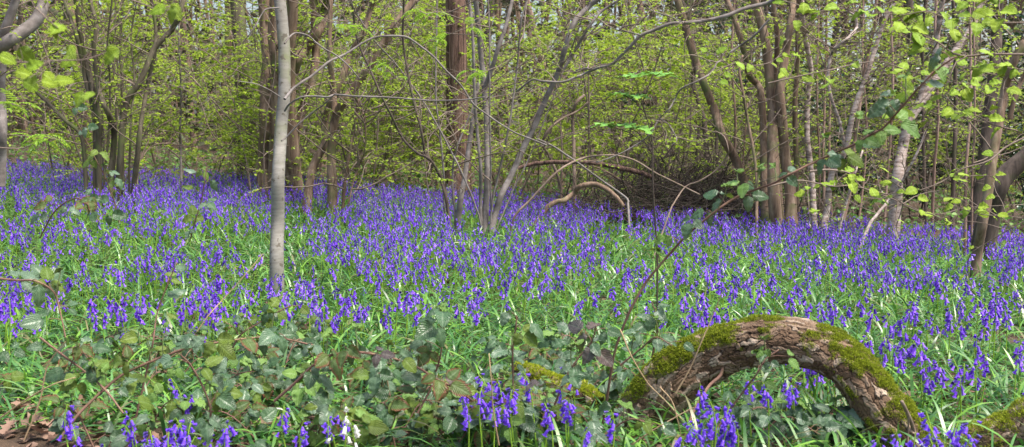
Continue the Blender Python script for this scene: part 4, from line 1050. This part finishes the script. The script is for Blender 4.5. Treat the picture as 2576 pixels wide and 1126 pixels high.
for k, (lb, pts, D) in enumerate((
    ('long straw-coloured stalk slanting up in front of the log foot', [(1560, 830), (1590, 900), (1630, 965), (1670, 1005), (1720, 1060)], 3.9),
    ('thin tan stalk rising over the left rise of the arched log', [(1700, 990), (1735, 930), (1765, 860), (1795, 790), (1815, 740)], 3.9),
    ('pale fallen stalk slanting across the log foot', [(1590, 1120), (1640, 1085), (1700, 1050), (1745, 1025)], 3.8),
    ('tan dead stalk slanting up to the right beside the grey sapling', [(430, 900), (470, 870), (520, 800), (560, 755), (610, 700), (660, 640)], 4.0),
    ('dry stalk leaning in the bottom left corner', [(60, 1110), (100, 1010), (120, 920), (165, 860)], 3.6),
    ('dry bent stalk low across the bottom left corner', [(-10, 1060), (60, 1010), (130, 970), (190, 950)], 3.6),
    ('reddish stalk at the bottom edge by the log foot', [(1660, 975), (1690, 1010), (1705, 1060), (1715, 1110)], 3.85),
    ('thin straw in the bottom centre', [(1255, 1120), (1240, 1030), (1236, 960), (1230, 890)], 3.7))):
    P = path(pts, D, D, 24, 120 + k); mb = MB(); stem_mesh(mb, P, np.linspace(.0028, .0016, 24), 5, .06, k)
    tag(mb.build('dry_stalk', M['straw'], None, P[0]), lb, 'stalk')

# ------------------------------------------------------------------ leaf litter
g = np.random.default_rng(31)
mb = MB(); N = 12000
x = np.concatenate([g.uniform(-2.6, 2.6, N // 3), g.uniform(-13, 13, N - N // 3)]); y = np.concatenate([g.uniform(3.2, 5.2, N // 3), g.uniform(4, 27, N - N // 3)])
pos = np.stack([x, y, terrain(x, y) + g.uniform(.004, .02, N)], 1)
V, F = leaves(pos, randdir(N, -.25, .35, g), randdir(N, .5, 1, g), g.uniform(.025, .06, N), 1.1); mb.add(V, F)
tag(mb.build('leaf_litter', M['litter']), 'brown fallen leaves covering the soil', 'leaf litter', kind='stuff')
me = leaf_template(401, wid=.75, serr=.2, lobes=3, fold=.3, droop=-.1, mat=M['litter'], name='dead_leaf')
for k, (a, b_, s_) in enumerate(((95, 1045, .11), (60, 1085, .09), (30, 1050, .08), (110, 1105, .09), (150, 1090, .08), (10, 1105, .08), (730, 1085, .07), (1060, 1035, .07), (1040, 1110, .07), (655, 1105, .07), (200, 1100, .07))):
    p = ground(a, b_); o = bpy.data.objects.new('dead_leaf', me); COL.objects.link(o)
    o.location = p + np.array([0, 0, .02]); o.rotation_euler = (g.uniform(.1, .7), g.uniform(-.3, .3), g.uniform(0, 6.28)); o.scale = (s_,) * 3
    tag(o, 'big curled brown oak leaf lying in the bottom left corner' if a < 300 else 'curled brown dead leaf under the brambles at the bottom', 'leaf', 'dead leaves bottom left' if a < 300 else 'dead leaves bottom centre')

# ------------------------------------------------------------------ bluebells
def bell_profile(lod):
    # (height down from the neck 0..1, radius) in bell lengths
    if lod == 0: return [(0, .05), (.08, .15), (.35, .20), (.7, .21), (.86, .27), (.93, .40), (.84, .48)], 12
    if lod == 1: return [(0, .07), (.15, .2), (.75, .22), (1.0, .42)], 6
    return [(0, .12), (.6, .26), (1.0, .40)], 4
def bell_mesh(lod, axis, pos, L, g):
    prof, S = bell_profile(lod)
    z = unit(np.asarray(axis, float)); x = unit(np.cross(z, [.3, .8, .1])); y = np.cross(z, x)
    V = []
    for i, (h, r) in enumerate(prof):
        for j in range(S):
            a = 2 * PI * j / S
            rr_, hh = r, h
            if lod == 0 and i >= 4:
                tip = (j % 2 == 0)
                rr_ = r if tip else .24 + .02 * (i - 4); hh = h if tip else .84 + .0 * i
            V.append(pos + z * hh * L + (x * math.cos(a) + y * math.sin(a)) * rr_ * L)
    K = len(prof)
    F = [(i * S + j, i * S + (j + 1) % S, (i + 1) * S + (j + 1) % S, (i + 1) * S + j) for i in range(K - 1) for j in range(S)]
    return np.array(V), np.array(F)
def bluebell_parts(seed, lod, nb=None, h=None):
    g = np.random.default_rng(seed)
    h = h or g.uniform(.20, .38); nb = nb or g.integers(6, 13)
    lean = g.normal(0, .02, 2)
    K = 9 if lod < 2 else 6
    t = np.linspace(0, 1, K)
    nod = np.clip((t - .62) / .38, 0, 1) ** 2
    C = np.stack([lean[0] * t + .03 * nod, lean[1] * t, h * (t - .06 * nod)], 1)
    V, F = tubes(C[None], np.linspace(.0032, .0018, K)[None], 5 if lod == 0 else 3)
    stem = (V, F); bells = []; buds = []
    for k in range(nb):
        tt = .68 + .32 * (k + .3) / nb
        p = np.array([np.interp(tt, t, C[:, c]) for c in range(3)])
        az = g.normal(0, 1.0) + (PI if g.random() < .25 else 0)
        out = np.array([math.cos(az), math.sin(az), 0])
        pl = g.uniform(.006, .014)
        q = p + out * pl + np.array([0, 0, -.002])
        young = k >= nb - 2
        ax = out * g.uniform(.25, .75) + np.array([0, 0, -1.0 if not young else -.2])
        L = g.uniform(.018, .024) * (1 if not young else .7)
        pv, pf = tubes(np.stack([p, (p + q) / 2 + [0, 0, .003], q])[None], np.full((1, 3), .0009), 3)
        bv, bf = bell_mesh(lod, ax, q, L * (1.06 if lod else 1.12), g)
        (buds if young and g.random() < .5 else bells).append((bv, bf, pv, pf))
    return stem, bells, buds
STRAP_T = np.linspace(0, 1, 6)
def straps(O, g, L, W_, lean=None):
    """batch of arching strap leaves -> V,F"""
    N = len(O)
    a = g.uniform(0, 2 * PI, N); th = g.uniform(.35, 1.5, N) if lean is None else lean
    d = np.stack([np.cos(a), np.sin(a), np.zeros(N)], 1); s = np.stack([-np.sin(a), np.cos(a), np.zeros(N)], 1)
    bend = g.uniform(.5, 1.6, N)
    t = STRAP_T[None]; ang = th[:, None] + bend[:, None] * t ** 1.5
    st = L[:, None] / 5
    r = np.concatenate([np.zeros((N, 1)), np.cumsum(np.sin(ang[:, 1:]) * st, 1)], 1)
    z = np.concatenate([np.zeros((N, 1)), np.cumsum(np.cos(ang[:, 1:]) * st, 1)], 1)
    z = np.maximum(z, .006 + .02 * t)
    w = W_[:, None] * np.array([.55, .9, 1, .95, .7, .08])[None] * .5
    tw = g.normal(0, .5, N)[:, None] * t
    C = O[:, None] + d[:, None] * r[..., None] + np.array([0, 0, 1.]) * z[..., None]
    side = s[:, None] * np.cos(tw)[..., None] + np.array([0, 0, 1.]) * np.sin(tw)[..., None]
    A = C - side * w[..., None]; B = C + side * w[..., None]
    V = np.stack([A, B], 2).reshape(N, 12, 3)
    k = np.arange(5); f = np.stack([2 * k, 2 * k + 1, 2 * k + 3, 2 * k + 2], 1)
    F = (np.arange(N) * 12)[:, None, None] + f[None]
    return V.reshape(-1, 3), F.reshape(-1, 4)

g = np.random.default_rng(42)
# where they stand
NB = 30000
y = np.sqrt(g.uniform(4.0 ** 2, 21.5 ** 2, NB)); x = g.uniform(-.56, .56, NB) * y
dens = fbm(x * .9 + 20, y * .9 + 7, 200, 3)
far = np.clip((y - 6) / 7, 0, 1)
fine_ = fbm(x * 3.1 + 9, y * 2.2, 205, 2)
dens2 = (dens - .5) * 1.4 + .29 + .30 * far + .14 * np.clip((y - 12) / 3, 0, 1) + (fine_ - .5) * 1.7 * (1 - .5 * far)
edge_y = np.interp(x / y, [-.5, -.2, 0, .2, .5], [18.5, 18, 16.5, 14, 13.5]) + (fbm(x, x * 0 + 3, 210, 2) - .5) * 2
near_y = np.interp(x / y, [-.5, -.3, -.1, .1, .2, .3, .5], [5.2, 5.4, 5.6, 5.2, 4.7, 4.2, 4.0])
keep = (g.random(NB) < dens2) & (y < edge_y) & (y > near_y)
x, y = x[keep], y[keep]
for (bx, by, rx_, ry_) in BASES:
    k_ = (np.abs(x - bx * y / by) > rx_) | (y > by + .15) | (y < by - ry_)
    x, y = x[k_], y[k_]
# thin out to a fixed number
P_all = np.stack([x, y, terrain(x, y)], 1)
order = np.argsort(y); P_all = P_all[order]
print('bluebells', len(P_all))
# hand-placed clusters in the foreground: (dx, dy of the ground point, n, spread)
hand = []
for (dx, dy, n, spr, lb) in ((440, 1300, 20, .05, 'violet bluebell in the dense clump at the bottom left of centre'), (170, 1290, 2, .03, 'lone low bluebell over the leaf litter at the bottom left'), (330, 1260, 3, .05, 'bluebell just left of the bottom left clump'),
                             (580, 1290, 2, .03, 'small bluebell right of the bottom left clump'), (1310, 1180, 9, .11, 'bluebell in the loose clump before the mossy stump'), (1250, 1160, 4, .06, 'bluebell left of the clump before the mossy stump'),
                             (1775, 1250, 14, .055, 'bluebell in the dense clump inside the arch of the log'), (1700, 1330, 5, .06, 'bluebell at the bottom edge left of the arch clump'), (1500, 1240, 3, .06, 'bluebell between the stump and the arched log'),
                             (2358, 1310, 10, .035, 'bluebell in the tight clump at the right foot of the arched log'), (2230, 1330, 3, .05, 'bluebell at the bottom edge before the log foot'), (770, 1240, 3, .03, 'bluebell standing alone left of the white bluebells'),
                             (860, 1250, 2, .03, 'violet bluebell beside the white bluebells'), (1190, 1130, 3, .05, 'bluebell among brambles right of the white bluebells'), (460, 1140, 2, .04, 'pale bluebell above the bottom left clump'), (2000, 1160, 4, .12, 'bluebell seen through the arch of the log')):
    c = ground(dx, dy)
    for _ in range(n):
        q = c[:2] + g.normal(0, spr, 2); hand.append((q[0], q[1], lb))
zl = [('bluebell in the front rows of the meadow on the right beyond the arched log', lambda u, v: u > .17 and v < 5.6), ('bluebell in the front rows of the meadow behind the tall bramble cane', lambda u, v: u > .02 and v < 6.3),
      ('bluebell in the front rows between the grey sapling and the tall cane', lambda u, v: u > -.2 and v < 6.8), ('bluebell in the front rows left of the grey sapling', lambda u, v: u <= -.2 and v < 7)]
def zone(u, v):
    for lb, f in zl:
        if f(u, v): return lb
    return 'bluebell in the middle of the flowering meadow'
PROTO = {}
def proto(seed, lod):
    if (seed, lod) in PROTO: return PROTO[seed, lod]
    stem, bells, buds = bluebell_parts(seed, lod, h=None if lod else .29 + .006 * seed)
    ms = MB(); ms.add(*stem)
    for b in bells + buds: ms.add(b[2], b[3])
    r_ = {'stem': ms.build('flower_stem', M['stalk'], link=False)}
    if lod == 0:
        r_['bells'] = []
        for b in bells:
            mb = MB(); mb.add(b[0], b[1]); r_['bells'].append(mb.build('bell', M['bell_near'], link=False))
        for b in buds:
            mb = MB(); mb.add(b[0], b[1]); r_['bells'].append(mb.build('bud', M['bud'], link=False))
    else:
        mb = MB()
        for b in bells: mb.add(b[0], b[1], 0)
        for b in buds: mb.add(b[0], b[1], 1)
        r_['head'] = mb.build('flower_head', [M['bell'], M['bud']], link=False)
    PROTO[seed, lod] = r_
    return r_
def place(x, y, lb, lod, g, grp, sc=1.0, white=False):
    root = empty('bluebell', (x, y, float(terrain(x, y)) - .005), lb, 'flower', grp)
    root.rotation_euler = (g.normal(0, .06), g.normal(0, .06), g.uniform(0, 2 * PI)); s_ = g.uniform(.85, 1.15) * sc; root.scale = (s_,) * 3
    pr = proto(int(g.integers(0, 14)), lod)
    def ch(me, nm):
        o = bpy.data.objects.new(nm, me); COL.objects.link(o); o.parent = root
        if white and nm in ('bell', 'bud'):
            o.material_slots[0].link = 'OBJECT'; o.material_slots[0].material = M['white_bell']
        return o
    ch(pr['stem'], 'stem')
    if lod == 0:
        for me in (pr['bells'][::3] if white else pr['bells']): ch(me, me.name.split('.')[0])
    else: ch(pr['head'], 'flower_head')
    return root
for k, (hx, hy, lb) in enumerate(hand): place(hx, hy, lb, 0, g, lb.replace('bluebell', 'bluebells', 1), .9)
for (a, b_, lb) in ((850, 1300, 'white bluebell left of its white neighbour among the brambles'), (916, 1290, 'white bluebell standing tallest of the three by the brambles'), (885, 1390, 'white bluebell lowest of the three at the bottom edge')):
    c = ground(a, b_); place(c[0], c[1], lb, 0, g, None, 1.12, True)
inview = np.abs(P_all[:, 0] / P_all[:, 1]) < .475
idx = np.where(inview)[0][:300 - len(hand) - 3]
for q, i in enumerate(idx):
    xx, yy, _ = P_all[i]; lb = zone(xx / yy, yy); place(xx, yy, lb, 1, g, lb.replace('bluebell', 'bluebells', 1))
rest = np.delete(P_all, idx, 0)
mb = MB(); T1 = {}
for lod in (1, 2):
    for s_ in range(18):
        stem, bells, buds = bluebell_parts(900 + s_, lod, h=g.uniform(.22, .38), nb=int((4, 7, 9, 5, 11, 8)[s_ % 6]))
        Vs, Fs = [stem[0]], [(stem[1], 0)]; n = len(stem[0])
        for b in bells: Vs.append(b[0]); Fs.append((b[1] + n, (1, 1, 3, 1, 4)[s_ % 5])); n += len(b[0])
        for b in buds: Vs.append(b[0]); Fs.append((b[1] + n, 2)); n += len(b[0])
        T1[lod, s_] = (np.concatenate(Vs), Fs, n)
pk = g.integers(0, 18, len(rest)); lods = np.where(rest[:, 1] < 8.5, 1, 2)
for lod in (1, 2):
    for s_ in range(18):
        S_ = rest[(pk == s_) & (lods == lod)]; n = len(S_)
        if not n: continue
        V0, Fs, nv = T1[lod, s_]
        a = g.uniform(0, 2 * PI, n); sc = g.uniform(.65, 1.15, n); lx, ly = g.normal(0, .13, n), g.normal(0, .13, n)
        X_ = V0[None, :, 0] * np.cos(a)[:, None] - V0[None, :, 1] * np.sin(a)[:, None] + lx[:, None] * V0[None, :, 2]
        Y_ = V0[None, :, 0] * np.sin(a)[:, None] + V0[None, :, 1] * np.cos(a)[:, None] + ly[:, None] * V0[None, :, 2]
        V = np.stack([X_, Y_, np.broadcast_to(V0[None, :, 2], X_.shape)], -1) * sc[:, None, None] + S_[:, None]
        st0 = mb.n; mb.v.append(V.reshape(-1, 3)); mb.n += n * nv
        for f, mi in Fs: mb.f.append(((st0 + (np.arange(n) * nv)[:, None, None] + f[None]).reshape(-1, f.shape[1]), mi))
tag(mb.build('bluebell_carpet', [M['stalk'], M['bell'], M['bud'], M['bell_dark'], M['bell_pale']]), 'carpet of violet bluebells spreading back to the trees', 'flowers', kind='stuff')
# their strap leaves
NS = 160000
y = np.sqrt(g.uniform(3.4 ** 2, 19 ** 2, NS)); x = g.uniform(-.56, .56, NS) * y
edge_y = np.interp(x / y, [-.5, -.2, 0, .2, .5], [18.5, 18, 16.5, 14, 13.5])
near_y = np.interp(x / y, [-.5, -.35, -.28, -.2, -.05, .1, .5], [4.3, 4.15, 3.95, 3.9, 3.8, 3.6, 3.5])
keep = (y < edge_y) & (y > near_y) & (fbm(x * 1.3, y * 1.3, 230, 3) > .22) & (g.random(NS) < np.clip(1.25 - y / 22, .3, 1))
x, y = x[keep], y[keep]; n = len(x); print('straps', n)
mb = MB()
V, F = straps(np.stack([x, y, terrain(x, y)], 1), g, g.uniform(.14, .30, n), g.uniform(.007, .015, n)); mb.add(V, F)
tag(mb.build('bluebell_leaves', M['strap_leaf']), 'glossy strap-shaped green leaves under the bluebells', 'leaves', kind='stuff')

# young green plants among the flowers
g = np.random.default_rng(55)
def herb(x, y, h, lb, grp, sz=.035, mat='nettle', n=4):
    base = on_ground(x, y); root = empty('nettle', base, lb, 'plant', grp)
    st, lf = MB(), MB()
    for k in range(n):
        P = wander((base + [g.normal(0, .04), g.normal(0, .04), 0])[None], np.array([[g.normal(0, .2), g.normal(0, .2), 1.]]), np.array([h * g.uniform(.7, 1.1)]), 7, .08, 0, g)
        V, F = tubes(P, np.linspace(.002, .001, 7)[None], 4); st.add(V, F)
        P = P[0]
        for j in range(1, 7):
            a = g.uniform(0, PI)
            for q in range(2):
                d = np.array([math.cos(a + q * PI), math.sin(a + q * PI), -.1])
                V, F = leaves(P[j][None], d[None], np.array([[0, 0, 1.]]), sz * (1.2 - .1 * j), 1.0); lf.add(V, F)
    st.build('stem', M['petiole'], root, base); lf.build('foliage', M[mat], root, base)
for k in range(75):
    q = ground(g.uniform(-20, 330) if k % 3 else g.uniform(-20, 110), g.uniform(470, 800)); herb(q[0], q[1], g.uniform(.2, .4), 'leafy green nettle at the left edge of the bluebell meadow', 'nettles at the left edge')
for k in range(14):
    q = ground(g.uniform(300, 760), g.uniform(700, 1000)); herb(q[0], q[1], g.uniform(.1, .22), 'small pale green herb among brambles left of the sapling', 'herbs left of the sapling', .028, 'fresh', 3)
for k in range(12):
    q = ground(g.uniform(760, 1500), g.uniform(930, 1120)); herb(q[0], q[1], g.uniform(.08, .18), 'small pale green herb among the brambles at the bottom centre', 'herbs bottom centre', .028, 'fresh', 3)
for k in range(5):
    q = ground(g.uniform(1880, 2120), g.uniform(1020, 1110)); herb(q[0], q[1], g.uniform(.08, .16), 'small pale green herb under the arched log', 'herbs under the log', .028, 'fresh', 3)
# low growth on the forest floor behind the flowers
g = np.random.default_rng(66)
mb = MB(); N = 26000
y = g.uniform(13, 30, N); x = g.uniform(-.62, .62, N) * y
ey = np.interp(x / y, [-.5, -.2, 0, .2, .5], [17.5, 17, 15.5, 13.5, 13])
k_ = (y > ey) & (fbm(x * .7, y * .7, 300, 3) > .42)
x, y = x[k_], y[k_]; n = len(x)
z = terrain(x, y) + g.uniform(.02, .55, n) * fbm(x * 1.3, y * 1.3, 310, 2)
V, F = leaves(np.stack([x, y, z], 1), randdir(n, -.3, .4, g), randdir(n, .3, 1, g), g.uniform(.04, .09, n), 1.0); mb.add(V, F, 0)
o, d = np.stack([x, y, terrain(x, y) - .02], 1)[::3], randdir(len(x[::3]), .4, 1, g)
P = wander(o, d, g.uniform(.2, .7, len(o)), 5, .15, -.03, g)
V, F = tubes(P, np.full((len(o), 5), .003), 3); mb.add(V, F, 1)
tag(mb.build('undergrowth', [M['nettle'], M['twig']]), 'low green undergrowth on the forest floor beyond the bluebells', 'undergrowth', kind='stuff')
